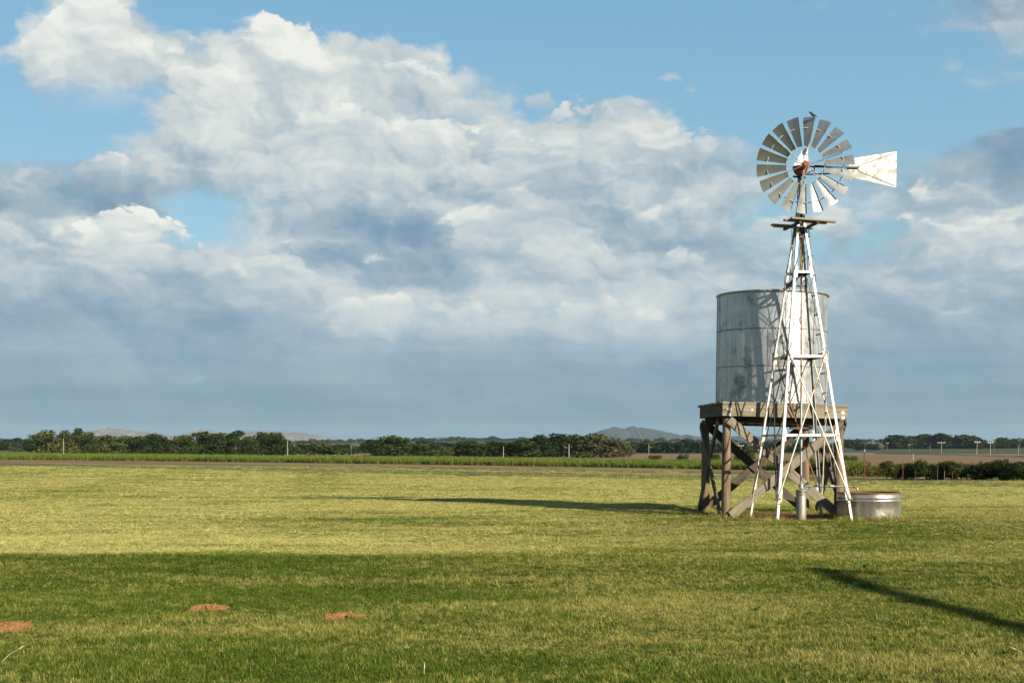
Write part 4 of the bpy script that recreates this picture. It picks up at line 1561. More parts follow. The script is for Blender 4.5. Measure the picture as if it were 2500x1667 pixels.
def grass():
    V = [blades_mesh('tuft', 16, 0.045, 0.030, 0.075, 0.0052, 0.75, M['blade'], 40 + i, 2) for i in range(6)]
    coll = variants('tuft', V)
    X, Y, S, Hh = [], [], [], []
    for (y0, y1, dens, s0, h0) in ((8.6, 16, 520, 1.0, 1.0), (16, 26, 230, 1.5, 1.05), (26, 45, 85, 2.4, 1.05), (45, 80, 24, 4.2, 1.15), (80, 132, 7, 7.0, 1.3)):
        x, y = band(y0, y1, dens)
        X.append(x); Y.append(y)
        S.append(np.full(len(x), s0)); Hh.append(np.full(len(x), h0))
    X, Y, S, Hh = map(np.concatenate, (X, Y, S, Hh))
    keep = np.ones(len(X), bool)
    # thin grass on the bare soil and the mounds, none under the trough
    fn = RNG.uniform(0, 1, len(X))
    for cx, cy, rx, ry in ((7.0, 33.2, 2.2, 1.9), (8.8, 31.75, 1.15, 0.95)):
        d = np.hypot((X - cx) / rx, (Y - cy) / ry)
        keep &= ~((d < 1.05) & (fn < 0.88))
    keep &= np.hypot(X - 8.72, Y - 32.05) > 0.80
    for mx, my, mw in MOUNDS:
        keep &= np.hypot((X - mx) / (mw * 0.5), (Y - my) / (mw * 0.60)) > 0.80
    keep &= ~((X + Y > 81.0) & (RNG.uniform(0, 1, len(X)) < 0.75)) | (X > 25)
    keep &= X + Y < 112
    keep &= ~((X > 14) & (Y > 71))
    X, Y, S, Hh = X[keep], Y[keep], S[keep], Hh[keep]
    n = len(X)
    lush = np.where(Y < 21.2, 0.82, 0.55)
    lush = np.where((Y > 21.2) & (X > 0) & (Y < 34), 0.70, lush)
    clump = 0.85 + 0.35 * np.sin(X * 2.1 + np.sin(Y * 1.7) * 2) * np.sin(Y * 2.6 + X)
    hz = Hh * lush * clump * RNG.uniform(0.6, 1.25, n)
    scl = np.stack([S * RNG.uniform(0.8, 1.25, n), S * RNG.uniform(0.8, 1.25, n), hz], -1)
    # taller tufts the mower missed round the posts, the legs and the trough
    ex, ey = [], []
    feet = [(5.36, 32.92), (8.23, 32.98), (5.25, 35.7), (8.01, 35.75), (6.23, 30.90), (8.13, 31.2), (5.93, 32.8), (7.83, 33.1)]
    for fx_, fy_ in feet:
        a_ = RNG.uniform(0, 6.28, 34)
        r_ = 0.08 + np.abs(RNG.normal(0, 0.16, 34))
        ex.append(fx_ + np.cos(a_) * r_); ey.append(fy_ + np.sin(a_) * r_)
    a_ = RNG.uniform(0, 6.28, 230)
    r_ = 0.79 + np.abs(RNG.normal(0, 0.07, 230))
    ex.append(8.72 + np.cos(a_) * r_); ey.append(32.05 + np.sin(a_) * r_)
    ex, ey = np.concatenate(ex), np.concatenate(ey)
    k_ = len(ex)
    X, Y, n = np.concatenate([X, ex]), np.concatenate([Y, ey]), n + k_
    scl = np.concatenate([scl, np.stack([np.full(k_, 1.5), np.full(k_, 1.5), RNG.uniform(1.2, 3.0, k_)], -1)])
    pts = np.stack([X, Y, hgt(X, Y)], -1)
    scatter('grass', pts, scl, RNG.uniform(0, 6.28, n), RNG.integers(0, 6, n), RNG.uniform(0, 1, n), coll, 'mown grass of the field, lush in front and pale beyond', 'grass')


grass()


def crop():
    V = [blades_mesh('crop_clump', 26, 0.35, 0.75, 1.28, 0.055, 0.42, M['crop'], 60 + i, 3, 1.1) for i in range(5)]
    coll = variants('crop_clump', V)
    n = 15500
    # along the line x + y = 125, running back some way
    t = RNG.uniform(-1, 1, n)
    al = np.where(t < 0, t * 175, t * 40)                 # metres along the edge from the point (15, 110)
    dp = RNG.uniform(0, 1, n) ** 1.5 * 22
    X = 15 + al / math.sqrt(2) + dp / math.sqrt(2)
    Y = 110 - al / math.sqrt(2) + dp / math.sqrt(2)
    bow = 6.5 * np.clip(1 - ((al + 70) / 80) ** 2, 0, 1)
    X += bow / math.sqrt(2); Y += bow / math.sqrt(2)
    k = (np.abs(X) < 0.46 * Y) & (Y > 86) & (X < 0.268 * Y)
    X, Y, dp = X[k], Y[k], dp[k]
    n = len(X)
    h = (0.84 + 0.14 * np.sin(X * 0.21) * np.sin(Y * 0.17)) * RNG.uniform(0.88, 1.08, n) * np.clip(0.80 + dp * 0.12, 0.8, 1.06)
    h *= np.interp(X, [-80, -20, 15], [1.0, 0.84, 0.66])
    scl = np.stack([np.full(n, 1.15), np.full(n, 1.15), h], -1)
    pts = np.stack([X, Y, hgt(X, Y)], -1)
    scatter('tall_crop', pts, scl, RNG.uniform(0, 6.28, n), RNG.integers(0, 5, n), RNG.uniform(0, 1, n), coll, 'band of tall bright green forage crop along the far field edge', 'crop')


crop()


# ------------------------------------------------------------------ trees and shrubs
def leaf_cloud(name, blobs, n, size, seed, flat=0.0):
    """leaf-sized faces spread through lumpy blobs (cx,cy,cz,rx,ry,rz), in units of the plant's height"""
    rg = np.random.default_rng(seed)
    vol = np.array([b[3] * b[4] * b[5] for b in blobs]) ** 0.8
    pick = rg.choice(len(blobs), n, p=vol / vol.sum())
    B = np.array(blobs)[pick]
    d = rg.normal(0, 1, (n, 3))
    d /= np.linalg.norm(d, axis=1)[:, None]
    lump = 1 + 0.20 * np.sin(d[:, 0] * 7 + pick) * np.sin(d[:, 1] * 6 + pick * 2) + 0.16 * np.sin(d[:, 2] * 11 + d[:, 0] * 5)
    r = rg.uniform(0.25, 1.0, n) ** 0.45 * lump
    C = B[:, :3] + d * r[:, None] * B[:, 3:]
    C[:, 2] = np.maximum(C[:, 2], 0.015)
    nrm = d * 0.8 + rg.normal(0, 0.7, (n, 3)) + np.array([0, 0, 0.35])
    nrm /= np.linalg.norm(nrm, axis=1)[:, None]
    t = np.cross(nrm, rg.normal(0, 1, (n, 3)))
    t /= np.linalg.norm(t, axis=1)[:, None]
    b = np.cross(nrm, t)
    sz = size * rg.uniform(0.6, 1.4, n)[:, None]
    p = [C - t * sz, C - b * sz * 0.55 + nrm * sz * 0.15, C + t * sz, C + b * sz * 0.55 + nrm * sz * 0.15]
    V = np.stack(p, 1).reshape(-1, 3)
    Fc = np.arange(4 * n).reshape(n, 4)
    bl = np.repeat(np.clip(0.5 + rg.normal(0, 0.22, n) + 0.22 * np.sin(C[:, 0] * 9 + C[:, 2] * 11), 0, 1), 4)
    return np_mesh(name, V, Fc, M['foliage'], {'bl': bl})


def trunk_mesh(name, blobs, seed, r=0.02):
    rg = random.Random(seed)
    m = MB()
    p = Vector((0, 0, -0.02))
    pts = [p]
    for i in range(4):
        p = p + Vector((rg.uniform(-.02, .02), rg.uniform(-.02, .02), 0.12))
        pts.append(p)
    m.path(pts, [r * 1.3, r, r * 0.85, r * 0.7, r * 0.5], 7)
    for b in blobs:
        q = pts[rg.choice((1, 2, 3))]
        e = Vector(b[:3])
        mid = q.lerp(e, 0.5) + Vector((rg.uniform(-.02, .02), rg.uniform(-.02, .02), 0.02))
        m.path([q, mid, e], [r * 0.45, r * 0.3, r * 0.12], 5)
    me = bpy.data.meshes.new(name)
    me.from_pydata([tuple(q) for q in m.v], [], m.f)
    me.materials.append(M['bark'])
    return me


def crown_blobs(kind, seed):
    rg = random.Random(seed)
    bl = []
    if kind == 'round':
        for i in range(9):
            a = i * 2.4
            bl.append((0.20 * math.cos(a) * rg.uniform(.5, 1.1), 0.20 * math.sin(a) * rg.uniform(.5, 1.1), rg.uniform(.36, .78), rg.uniform(.15, .23), rg.uniform(.15, .23), rg.uniform(.13, .20)))
        bl.append((0, 0, 0.82, 0.16, 0.16, 0.15))
        bl += [(0.12, 0, 0.16, 0.26, 0.26, 0.18), (-0.12, 0.05, 0.20, 0.26, 0.26, 0.2), (0, -0.1, 0.42, 0.28, 0.28, 0.25)]
    elif kind == 'tall':
        for i in range(10):
            z = 0.10 + i * 0.088
            bl.append((rg.uniform(-.12, .12), rg.uniform(-.12, .12), z, rg.uniform(.14, .20), rg.uniform(.14, .20), rg.uniform(.11, .16)))
    elif kind == 'open':
        for i in range(12):
            a = i * 2.4
            rr = rg.uniform(.08, .28)
            bl.append((rr * math.cos(a), rr * math.sin(a), rg.uniform(.30, .90), rg.uniform(.09, .15), rg.uniform(.09, .15), rg.uniform(.08, .14)))
        bl += [(0.1, 0, 0.14, 0.26, 0.26, 0.16), (-0.1, 0, 0.22, 0.24, 0.24, 0.2), (0, 0, 0.45, 0.22, 0.22, 0.2)]
    elif kind == 'bush':
        for i in range(9):
            a = i * 2.4
            rr = rg.uniform(.1, .42)
            bl.append((rr * math.cos(a), rr * math.sin(a), rg.uniform(.22, .66), rg.uniform(.18, .28), rg.uniform(.18, .28), rg.uniform(.18, .30)))
    return bl


KINDS = {}
for kd in ('round', 'tall', 'open', 'bush'):
    for sdd in range(3):
        b = crown_blobs(kd, sdd * 13 + 5)
        dens = {'round': 3400, 'tall': 2800, 'open': 2500, 'bush': 2600}[kd]
        KINDS[kd, sdd] = (leaf_cloud('crown_' + kd, b, dens, 0.036, sdd * 7 + 1), trunk_mesh('trunk_' + kd, b, sdd + 2))
FAR = {}
for sdd in range(4):
    b = crown_blobs(('round', 'bush', 'bush', 'round')[sdd], sdd + 70)
    FAR[sdd] = (leaf_cloud('far_crown', b, 520, 0.075, sdd + 90), trunk_mesh('far_trunk', b, sdd + 5, 0.025))


def plant(name, meshes, X, Y, height, width, col, label, cat, group=None, z=None, wfac=0.62):
    z = float(hgt(X, Y)) if z is None else z
    o = empty(name, (X, Y, z), label, cat, group)
    a = random.uniform(0, 6.28)
    for nm, me in zip(('crown', 'trunk'), meshes):
        c = bpy.data.objects.new(nm, me)
        COL.objects.link(c)
        c.parent = o
        c.rotation_euler = (0, 0, a)
        c.scale = (width / wfac, width / wfac, height)
        c.color = (*col, 1.0)
    return o


DG, MG, OL, BR, LG, BG = (0.028, 0.042, 0.011), (0.043, 0.062, 0.015), (0.074, 0.083, 0.026), (0.088, 0.078, 0.038), (0.070, 0.098, 0.025), (0.024, 0.036, 0.018)
# (left px, right px, top px, colour, kind, label)
ROW = [
 (92, 142, 1054, OL, 'round', 'thin olive tree at the left end of the left grove'),
 (140, 178, 1054, OL, 'round', 'olive tree just right of the pale pole in the left grove'),
 (174, 202, 1054, DG, 'tall', 'narrow dark green tree between olive trees in the left grove'),
 (200, 238, 1058, MG, 'round', 'lower mid green tree left of the broad olive one in the left grove'),
 (234, 284, 1056, OL, 'open', 'broad olive tree beside the dip in the left grove'),
 (288, 324, 1066, LG, 'round', 'light green tree in the dip of the left grove'),
 (322, 356, 1067, DG, 'round', 'low dark tree right of the light green one in the left grove'),
 (352, 406, 1062, DG, 'round', 'broad dark tree in the middle of the left grove'),
 (404, 444, 1067, BR, 'open', 'brownish half bare tree in the middle of the left grove'),
 (440, 478, 1066, MG, 'round', 'low green tree right of the brownish half bare one'),
 (474, 526, 1056, DG, 'round', 'tall dark tree with a rounded crown right of the grove middle'),
 (522, 560, 1060, MG, 'round', 'mid green tree between two tall dark ones in the left grove'),
 (556, 594, 1058, DG, 'tall', 'tall dark tree left of the notch in the left grove'),
 (590, 624, 1067, MG, 'round', 'low tree filling the notch in the right half of the left grove'),
 (618, 656, 1058, DG, 'round', 'dark tree with a domed crown near the right end of the left grove'),
 (652, 700, 1059, DG, 'round', 'large dark tree at the right end of the left grove'),
 (695, 736, 1083, MG, 'bush', 'low green tree sloping down at the right end of the left grove'),
 (741, 845, 1076, MG, 'bush', 'wide low dome-shaped tree standing alone right of the left grove'),
 (898, 936, 1077, DG, 'tall', 'small dark tree touching the tall rounded one in the middle distance'),
 (934, 988, 1065, MG, 'round', 'tall rounded tree standing in the middle distance'),
 (998, 1052, 1078, MG, 'open', 'feathery mid green tree right of the tall rounded one'),
 (1052, 1100, 1086, LG, 'bush', 'low light green tree right of the feathery one'),
 (1117, 1176, 1081, MG, 'round', 'left tree of the pair beside the middle pole'),
 (1172, 1230, 1083, DG, 'round', 'right tree of the pair beside the middle pole'),
 (1238, 1300, 1080, MG, 'round', 'mid green tree at the left end of the right grove'),
 (1294, 1344, 1069, DG, 'round', 'dark tree left of the tallest in the right grove'),
 (1324, 1396, 1067, DG, 'round', 'largest dark tree of the right grove'),
 (1390, 1457, 1065, OL, 'open', 'tall olive tree right of the dark ones in the right grove'),
 (1453, 1510, 1070, BR, 'open', 'brownish olive tree near the right end of the right grove'),
 (1500, 1545, 1077, OL, 'bush', 'sloping olive tree at the right end of the right grove'),
]
for i, (x0, x1, top, col, kd, lab) in enumerate(ROW):
    Y = float(np.interp((x0 + x1) / 2, [0, 700, 1600], [330, 300, 240])) + (i % 3) * 9
    X = ((x0 + x1) / 2 - 1250) / F * Y
    hh = EYE - (top - HZ) / F * Y
    plant('tree', KINDS[kd, i % 3], X, Y, hh * (1.12 if x0 < 1110 else 1.24), (x1 - x0) / F * Y * (1.62 if kd != 'bush' else 1.3), col, lab, 'tree', 'trees of the middle distance', wfac=0.70 if kd != 'bush' else 1.05)
for (x0, x1, top, base, Y, col, lab) in (
        (20, 54, 1087, 1102, 270, LG, 'small light green bush left of the left grove'),
        (-20, 30, 1072, 1100, 420, BG, 'dark bush cut by the left edge of the picture'),
        (52, 100, 1082, 1103, 340, DG, 'dark green bush against the left end of the left grove'),
        (885, 910, 1108, 1116, 235, OL, 'tiny olive bush left of the small dark tree'),
        (1584, 1620, 1108, 1126, 190, BR, 'brown dry shrub alone on the ploughed strip'),
        (1653, 1678, 1105, 1127, 180, DG, 'dark round bush near the left leg of the tank stand'),
        (1795, 1842, 1090, 1128, 160, MG, 'green tree seen between the posts of the tank stand'),
        (1735, 1760, 1102, 1128, 170, MG, 'small green bush seen beside the left posts of the stand'),
        (1918, 1990, 1100, 1164, 80, DG, 'large dark bush seen behind the windmill tower feet'),
        (1985, 2030, 1108, 1164, 79, DG, 'dark bush seen behind the right post of the stand'),
        (2052, 2092, 1108, 1132, 130, MG, 'rounded dark bush right of the windmill leg')):
    X = ((x0 + x1) / 2 - 1250) / F * Y
    plant('bush', KINDS['bush', random.randrange(3)], X, Y, (base - top) / F * Y * 1.05, (x1 - x0) / F * Y, col, lab, 'bush', z=max(0.0, EYE - (base - HZ) / F * Y) if Y > 100 else 0.0, wfac=0.95)

# shrubs grown along the fence on the right
BUSHM = [leaf_cloud('shrub_crown', crown_blobs('bush', 200 + i), 5200, 0.030, 300 + i) for i in range(3)]
for i, (px, wd, top, lab, col) in enumerate((
        (2192, 70, 1123, 'olive shrub at the left end of the fence hedge', (0.075, 0.082, 0.024)),
        (2225, 62, 1120, 'leafy shrub just right of the tall rusty post', (0.062, 0.074, 0.022)),
        (2262, 74, 1113, 'tallest shrub in the left part of the fence hedge', (0.040, 0.052, 0.016)),
        (2296, 64, 1125, 'low dark shrub between two taller ones in the fence hedge', (0.034, 0.044, 0.014)),
        (2328, 72, 1115, 'tall leafy shrub in the middle of the fence hedge', (0.052, 0.064, 0.020)),
        (2362, 76, 1126, 'olive shrub right of the middle of the fence hedge', (0.072, 0.078, 0.024)),
        (2404, 84, 1121, 'dark green shrub in the right half of the fence hedge', (0.034, 0.044, 0.015)),
        (2440, 70, 1128, 'lower olive shrub next to the darkest one in the hedge', (0.060, 0.064, 0.022)),
        (2474, 84, 1112, 'darkest tall shrub near the right edge of the picture', (0.026, 0.036, 0.012)),
        (2520, 90, 1115, 'dark shrub cut by the right edge of the picture', (0.026, 0.036, 0.012)))):
    Y = 75.5 - (px - 2060) / 440 * 5.0 + (i % 2) * 0.7
    X = (px - 1250) / F * Y
    plant('shrub', (BUSHM[i % 3], KINDS['bush', i % 3][1]), X, Y, (EYE - (top - HZ) / F * Y) * 1.12, wd / F * Y * 1.1, col, lab, 'shrub', 'shrubs along the fence', wfac=0.92)
# low weeds in front of the crop's end
WEED = [leaf_cloud('weed_crown', crown_blobs('bush', 400 + i), 1500, 0.045, 500 + i) for i in range(3)]
for i in range(17):
    px = 2052 + i * 8.6
    Y = 79.5 + (i % 4) * 2.6
    X = (px - 1250) / F * Y
    plant('weed_clump', (WEED[i % 3], KINDS['bush', i % 3][1]), X, Y, random.uniform(0.55, 0.98), random.uniform(0.7, 1.1), random.choice(((0.12, 0.125, 0.026), (0.085, 0.10, 0.024), (0.14, 0.12, 0.030))),
          'yellow green weed clump behind the red posts right of the trough', 'weed', 'weeds behind the red posts', wfac=0.9)

# far trees along the skyline and the hedges before it
def far_tree(px, top_h, Y, col, label, group, wf=1.0):
    X = (px - 1250) / F * Y
    plant('far_tree', FAR[random.randrange(4)], X, Y, top_h, top_h * random.uniform(0.9, 1.7) * wf, col, label, 'tree', group)


def sky_lab(px):
    for lim, lab in ((130, 'small dark skyline tree left of the left grove'), (740, 'small dark skyline tree peeping above the left grove'), (930, 'small dark skyline tree between left grove and tall rounded tree'),
                     (1240, 'small dark skyline tree above the middle trees, left of the right grove'), (1550, 'small dark skyline tree above the right grove'),
                     (1720, 'small dark skyline tree below the blue hill, left of the tank stand'), (2070, 'small dark skyline tree seen through the tank stand'), (2600, 'small dark skyline tree right of the windmill')):
        if px < lim: return lab


px = -30
while px < 2540:
    Y = random.uniform(1900, 2300)
    gap = 0
    if 150 < px < 720 and random.random() < 0.5:
        px += 18
        continue
    if 1560 < px < 2100 and random.random() < 0.35:
        px += 16
        continue
    far_tree(px, random.uniform(6.0, 11.0) * (0.8 if px > 1700 else 1), Y, random.choice((BG, DG, (0.036, 0.050, 0.028))), sky_lab(px), 'skyline trees')
    px += random.uniform(8, 17)
for (a, b, n, h0, h1, Y, lab) in ((2178, 2222, 6, 6.5, 9.0, 760, 'dark tree in the left block of woods beyond the road'), (2226, 2385, 19, 6.0, 9.5, 780, 'dark tree in the long middle block of woods beyond the road'),
                                  (2385, 2440, 6, 3.5, 5.0, 780, 'low dark tree in the dip of the right woods'), (2440, 2520, 9, 5.0, 7.5, 800, 'dark tree in the woods at the right picture edge'),
                                  (2040, 2085, 5, 4.5, 6.5, 800, 'dark far tree just right of the windmill leg'), (2085, 2140, 6, 2.5, 4.5, 700, 'low dark far tree behind the red and white post')):
    for k in range(n):
        far_tree(a + (b - a) * (k + random.uniform(0.2, 0.8)) / n, random.uniform(h0, h1), Y + random.uniform(-25, 25), random.choice((BG, DG, (0.024, 0.036, 0.018))), lab, 'woods beyond the road')
for (a, b, n, h0, h1, Y, lab) in ((-20, 110, 9, 4.0, 7.0, 700, 'dark hedge tree at the far left behind the light green bush'), (830, 1130, 24, 2.6, 4.8, 520, 'dark hedge tree behind the tall rounded tree'),
                                  (1440, 1760, 26, 3.0, 5.6, 520, 'dark hedge tree above the ploughed strip left of the stand'), (1760, 2040, 20, 2.5, 5.0, 560, 'dark hedge tree seen between the posts of the stand'),
                                  (690, 830, 8, 2.0, 3.6, 560, 'dark hedge tree behind the dome-shaped tree')):
    for k in range(n):
        far_tree(a + (b - a) * (k + random.uniform(0.1, 0.9)) / n, random.uniform(h0, h1), Y + random.uniform(-20, 20), random.choice((BG, MG, DG)), lab, 'hedge beyond the ploughed land')


# ------------------------------------------------------------------ poles, posts and wires
def pole(px, top, base, Y, arm, label, mat='pole', r=0.16, lean=0.0):
    r = min(r, 0.085)
    z0 = float(hgt((px - 1250) / F * Y, Y))
    p = Vector(((px - 1250) / F * Y, Y, z0))
    H = (EYE - (top - HZ) / F * Y) - z0
    w = empty('utility_pole', p, label, 'pole', 'utility poles')
    top_p = p + Vector((lean * H, 0, H))
    MB().tube(p + Vector((0, 0, -0.2)), top_p, r, r * 0.7, 8).build('shaft', M[mat], w, 50)
    if arm:
        c = p.lerp(top_p, 0.95)
        MB().beam(c - Vector((arm, 0.1, 0)), c + Vector((arm, -0.1, 0)), 0.14, 0.16).build('crossarm', M[mat], w)
        for s_ in (-0.85, 0, 0.85):
            MB().tube(c + Vector((s_ * arm, -0.1 * s_, 0.06)), c + Vector((s_ * arm, -0.1 * s_, 0.34)), 0.08, 0.05, 6).build('insulator', M['zinc'], w)
    return w


pole(155, 1071, 1105, 285, 0.0, 'pale bare pole in front of the left grove', r=0.075)
pole(702, 1076, 1096, 270, 0.0, 'pale pole beside the right end of the left grove', r=0.085)
pole(857, 1087, 1107, 330, 0.0, 'thin pale pole between the dome-shaped tree and the tall rounded one', r=0.085)
pole(1229, 1089, 1116, 235, 0.0, 'pale pole between the pair of trees and the right grove', r=0.07)
pole(1389, 1084, 1098, 230, 0.0, 'pale pole top before the olive tree of the right grove', r=0.10)
pole(1584, 1083, 1108, 420, 0.0, 'pale pole left of the tank stand above the ploughed strip', r=0.085)
pole(1809, 1087, 1110, 430, 0.9, 'pole with crossarm seen under the tank stand', r=0.085)
pole(2229, 1107, 1125, 190, 0.0, 'short pale post on the ploughed field behind the hedge', r=0.10)
pole(2166, 1081, 1102, 600, 0.6, 'thin far pole left of the dark woods', 'pole_dark', 0.16)
pole(2112, 1082, 1100, 560, 0.0, 'thin far pole just above the tall red and white post', 'pole_dark', 0.16)
pole(2220, 1085, 1101, 560, 0.6, 'thin dark pole in front of the left block of woods', 'pole_dark', 0.16)
pole(2271, 1082, 1108, 470, 0.0, 'slim grey pole left of the pale pole with crossarm', 'pole_dark', 0.16)
pole(2298.5, 1079, 1107, 450, 1.4, 'pale pole with a wide crossarm before the dark woods', r=0.2)
pole(2384, 1078, 1113, 330, 0.7, 'leaning pale pole at the right by the road', r=0.16, lean=0.06)
pole(2418, 1079, 1115, 330, 0.7, 'straight pale pole second from the right picture edge', r=0.16)
pole(2427, 1076, 1096, 640, 0.8, 'dark far pole between the right woods', 'pole_dark', 0.22)
pole(2486, 1085, 1112, 400, 0.0, 'pale pole nearest the right picture edge', r=0.16)
pole(2490, 1072, 1096, 640, 1.2, 'tall dark far pole at the right picture edge', 'pole_dark', 0.26)


def lattice():
    Y = 720
    X = (2131 - 1250) / F * Y
    z0 = float(hgt(X, Y))
    w = empty('lattice_mast', (X, Y, z0), 'small lattice mast on the skyline right of the windmill', 'mast')
    H = EYE - (1073 - HZ) / F * Y - z0
    m = MB()
    for sx in (-1, 1):
        for sy in (-1, 1):
            m.tube((X + sx * 0.8, Y + sy * 0.8, z0), (X + sx * 0.35, Y + sy * 0.35, z0 + H), 0.1, n=5)
    m.build('leg_frame', M['pole_dark'], w)
    m = MB()
    for k in range(6):
        za, zb = z0 + H * k / 6, z0 + H * (k + 1) / 6
        a, b = 0.8 - 0.45 * k / 6, 0.8 - 0.45 * (k + 1) / 6
        m.tube((X - a, Y - a, za), (X + b, Y - b, zb), 0.06, n=4).tube((X + a, Y - a, za), (X - b, Y - b, zb), 0.06, n=4)
    m.build('bracing', M['pole_dark'], w)


lattice()


def tpost(px, top, Y, mat, label, group=None, r=0.022, tip=None):
    r *= 0.42
    X = (px - 1250) / F * Y
    H = EYE - (top - HZ) / F * Y
    w = empty('fence_post', (X, Y, 0), label, 'post', group)
    m = MB()
    ln = random.uniform(-0.02, 0.02)
    prof = [(-r, -0.006), (-0.005, -0.006), (-0.005, -2 * r), (0.005, -2 * r), (0.005, -0.006), (r, -0.006), (r, 0.006), (-r, 0.006)]
    Ht = H - (tip or 0)
    m.prism((X, Y, -0.1), (X + ln * Ht, Y, Ht), prof, up=(0, 1, 0))
    m.build('shaft', M[mat], w)
    if tip:
        m = MB().prism((X + ln * Ht, Y, Ht), (X + ln * H, Y, H), prof, up=(0, 1, 0))
        m.build('painted_tip', M['tpost_pale'], w)
    return w


tpost(2110, 1097, 74.2, 'tpost', 'tall red fence post with a white tip right of the trough', r=0.06, tip=0.12)
tpost(2204, 1122, 72.0, 'tpost', 'tall rusty fence post at the left end of the hedge', r=0.045)
for i, px in enumerate((2070, 2084, 2098, 2114, 2128, 2143.5, 2158.5, 2173.5)):
    tpost(px, 1143 + (i % 3), 74.8 - (px - 2060) / 440 * 5, 'tpost', 'short rusty steel post in the fence beside the yellow weeds', 'short posts by the weeds', r=0.03)
for px, top, mt, lab in ((2235, 1146, 'tpost', 'short rusty post against the dark hedge, leftmost there'), (2289, 1140, 'pole_dark', 'weathered grey post half hidden in the hedge'),
                         (2306, 1148, 'pole', 'pale wooden post before the dark hedge middle'), (2325, 1152, 'tpost', 'rusty post just right of the pale wooden one'),
                         (2363, 1155, 'tpost', 'short rusty post farthest right before the dark hedge')):
    tpost(px, top, 73.2 - (px - 2060) / 440 * 5 - 1.2, mt, lab, r=0.026)
for i in range(38):
    # small posts of the fence along the tall crop
    t = i / 37.0
    X = -82 + t * 92
    Y = 122.5 - X
    dz = 9.2 * max(0.0, 1 - ((t - 0.45) / 0.55) ** 2) / math.sqrt(2)
    X, Y = X + dz * 0.9, Y + dz * 0.9
    if abs(X) > 0.42 * Y: continue
    w = empty('crop_fence_post', (X, Y, 0), 'thin rusty post in the fence line before the tall crop', 'post', 'posts before the tall crop')
    r = 0.022
    MB().tube((X, Y, -0.1), (X + random.uniform(-.03, .03), Y, random.uniform(0.85, 1.15)), r, r * 0.9, 6).build('shaft', M['rust_rod'], w)


# the county road crossing behind the hedge on the right
def road():
    pts = [(2020, 455), (2120, 440), (2240, 400), (2330, 345), (2420, 300), (2520, 262), (2680, 230), (2900, 205)]
    vs_, fs = [], []
    for px, Y in pts:
        X = (px - 1250) / F * Y
        for k in (-6.5, 6.5):
            vs_.append((X, Y + k, float(hgt(X, Y + k)) + 0.25))
        for k in (-10.5, 10.5):
            vs_.append((X, Y + k, float(hgt(X, Y + k)) - 0.05))
    for i in range(len(pts) - 1):
        a, b = 4 * i, 4 * i + 4
        fs += [(a, b, b + 1, a + 1), (a + 2, b + 2, b, a), (a + 1, b + 1, b + 3, a + 3)]
    o = MB().raw(vs_, fs).build('road', M['road'])
    tag(o, kind='structure')


road()


# ------------------------------------------------------------------ small things in the grass
def stalk(px, py, top_dx, top_dy, label, r=0.0028):
    Y = F * EYE / (py - HZ)
    p = W(px, py, Y)
    q = W(px + top_dx, py + top_dy, Y)
    m = MB()
    mid = p.lerp(q, 0.5) + Vector((0, 0, 0.01))
    m.path([p - Vector((0, 0, 0.02)), mid, q], [r, r * 0.8, r * 0.4], 6)
    w = empty('dry_stalk', p, label, 'grass stalk')
    m.build('stem', M['straw'], w)
    h = MB().tube(q, q + (q - mid).normalized() * 0.05, r * 1.8, r * 0.3, 6)
    h.build('seed_head', M['straw'], w)


stalk(1035, 1652, 1, -22, 'single upright pale grass stalk at the bottom edge left of the middle')
stalk(-4, 1618, 52, -36, 'long pale dry stalk leaning right at the left picture edge')
stalk(2505, 1602, -26, -18, 'pale dry stalk leaning left at the right picture edge')


def clod():
    Y = F * EYE / (1190 - HZ)
    p = W(2250, 1190, Y)
    w = empty('dead_weed', p, 'small brown dead weed alone on the mown field right of the trough', 'weed')
    m = MB()
    for i in range(9):
        a = i * 0.7
        m.path([p, p + Vector((0.05 * math.cos(a), 0.05 * math.sin(a), 0.07)), p + Vector((0.10 * math.cos(a), 0.10 * math.sin(a), 0.07 + 0.02 * (i % 3)))], 0.008, 5)
    m.build('stems', M['rust_rod'], w)
    MB().lathe(p, [(0.0, 0.09), (0.04, 0.07), (0.06, 0.03), (0.05, -0.01)], 10).build('clump', M['rust_in'], w)


clod()


def weed(px, py, n, size, label, seed):
    Y = F * EYE / (py - HZ)
    p = W(px, py, Y)
    rg = random.Random(seed)
    w = empty('broadleaf_weed', p, label, 'weed')
    for i in range(n):
        a = i * 2.4 + rg.uniform(-.3, .3)
        L = size * rg.uniform(0.6, 1.1)
        el = rg.uniform(0.5, 1.2)
        d = Vector((math.cos(a) * math.cos(el), math.sin(a) * math.cos(el), math.sin(el)))
        sd_ = Vector((-math.sin(a), math.cos(a), 0)) * L * 0.13
        b = p + Vector((0, 0, 0.02))
        pts = [b, b + d * L * 0.45 + sd_, b + d * L - Vector((0, 0, L * 0.12)), b + d * L * 0.45 - sd_]
        o = MB().poly(pts, (0, 0, -0.002)).build('leaf', M['foliage'], w)
        o.data.attributes.new('bl', 'FLOAT', 'POINT').data.foreach_set('value', [rg.uniform(.3, .9)] * len(o.data.vertices))
        o.color = (0.075, 0.15, 0.028, 1)


weed(2455, 1606, 14, 0.10, 'bright green low weed near the bottom right corner', 4)
weed(1846, 1496, 9, 0.11, 'small green weed tuft in the near grass below the windmill', 5)
weed(2110, 1390, 7, 0.14, 'pale green tuft beside the diagonal shadow in the grass', 6)


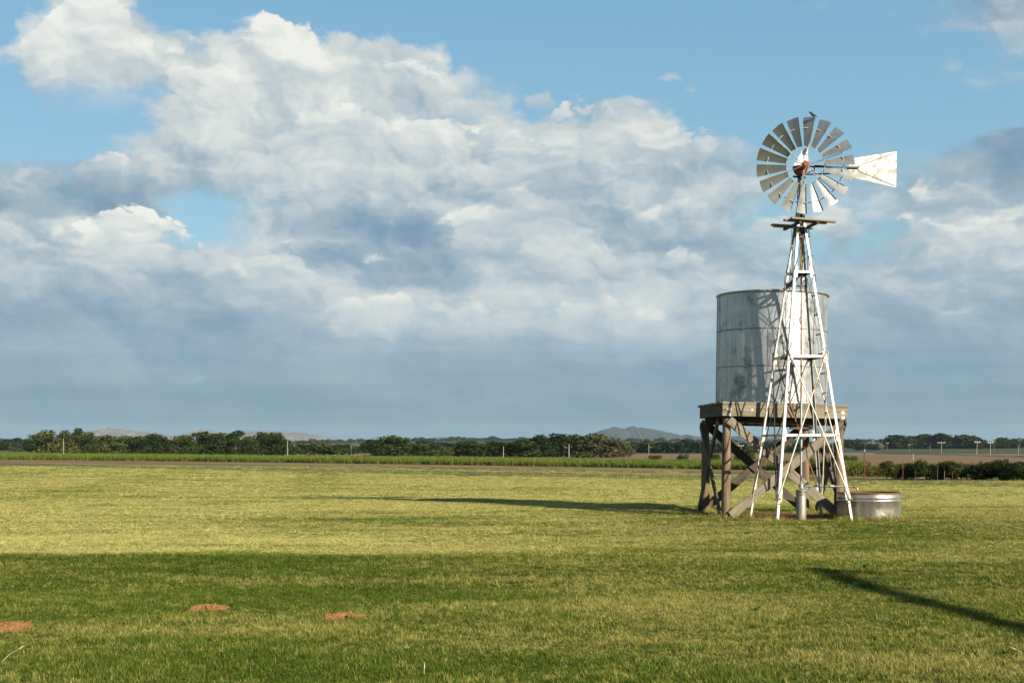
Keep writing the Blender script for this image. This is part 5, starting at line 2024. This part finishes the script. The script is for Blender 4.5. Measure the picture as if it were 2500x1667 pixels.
# ------------------------------------------------------------------ unseen tube on wheels, added to cast the shadow across the near grass
def auger():
    a = Vector((6.2, -1.75, 0.45))
    b = Vector((16.32, 5.25, 8.0))
    w = empty('grain_auger', (a.x, a.y, 0), 'long red tube on wheels, added out of view to cast the diagonal shadow', 'auger')
    MB().tube(a, b, 0.13, n=14).build('tube', M['auger'], w, 40)
    MB().tube(b - (b - a).normalized() * 0.15, b + Vector((0.05, 0.08, -0.45)), 0.15, 0.12, 12).build('spout', M['auger'], w, 40)
    MB().lathe(a + Vector((0, 0, -0.45)), [(0.0, 0.02), (0.30, 0.05), (0.42, 0.45), (0.40, 0.45), (0.28, 0.07), (0.0, 0.04)], 14).build('hopper', M['auger'], w, 40)
    mid = a.lerp(b, 0.42)
    sd_ = Vector((b.y - a.y, a.x - b.x, 0)).normalized()
    for k in (-1, 1):
        f = Vector((mid.x, mid.y, 0.38)) + sd_ * 0.85 * k
        MB().tube(mid, f, 0.035, n=8).build('strut', M['auger'], w)
        whl = MB().torus(f, 0.30, 0.085, sd_, 24, 8).build('tyre', M['tyre'], w, 60)
        MB().tube(f - sd_ * 0.06, f + sd_ * 0.06, 0.2, n=14).build('rim', M['zinc'], whl)
    MB().tube(Vector((mid.x, mid.y, 0.38)) - sd_ * 0.85, Vector((mid.x, mid.y, 0.38)) + sd_ * 0.85, 0.035, n=8).build('axle', M['steel_dark'], w)


auger()


# ------------------------------------------------------------------ haze
def haze():
    x0, x1, y0, y1, z0, z1 = -5600, 5600, -300, 7600, -16.0, 125.0
    vs_ = [(x, y, z) for z in (z0, z1) for y in (y0, y1) for x in (x0, x1)]
    fs = [(0, 2, 3, 1), (4, 5, 7, 6), (0, 1, 5, 4), (2, 6, 7, 3), (0, 4, 6, 2), (1, 3, 7, 5)]
    m, s, out = material('air_haze')
    pv = s.n('ShaderNodeVolumePrincipled')
    pv.inputs['Color'].default_value = (0.60, 0.82, 1.0, 1)
    pv.inputs['Density'].default_value = 0.000034
    pv.inputs['Anisotropy'].default_value = 0.0
    s.t.links.new(pv.outputs[0], out.inputs['Volume'])
    o = MB().raw(vs_, fs).build('haze', m)
    tag(o, kind='stuff')


haze()
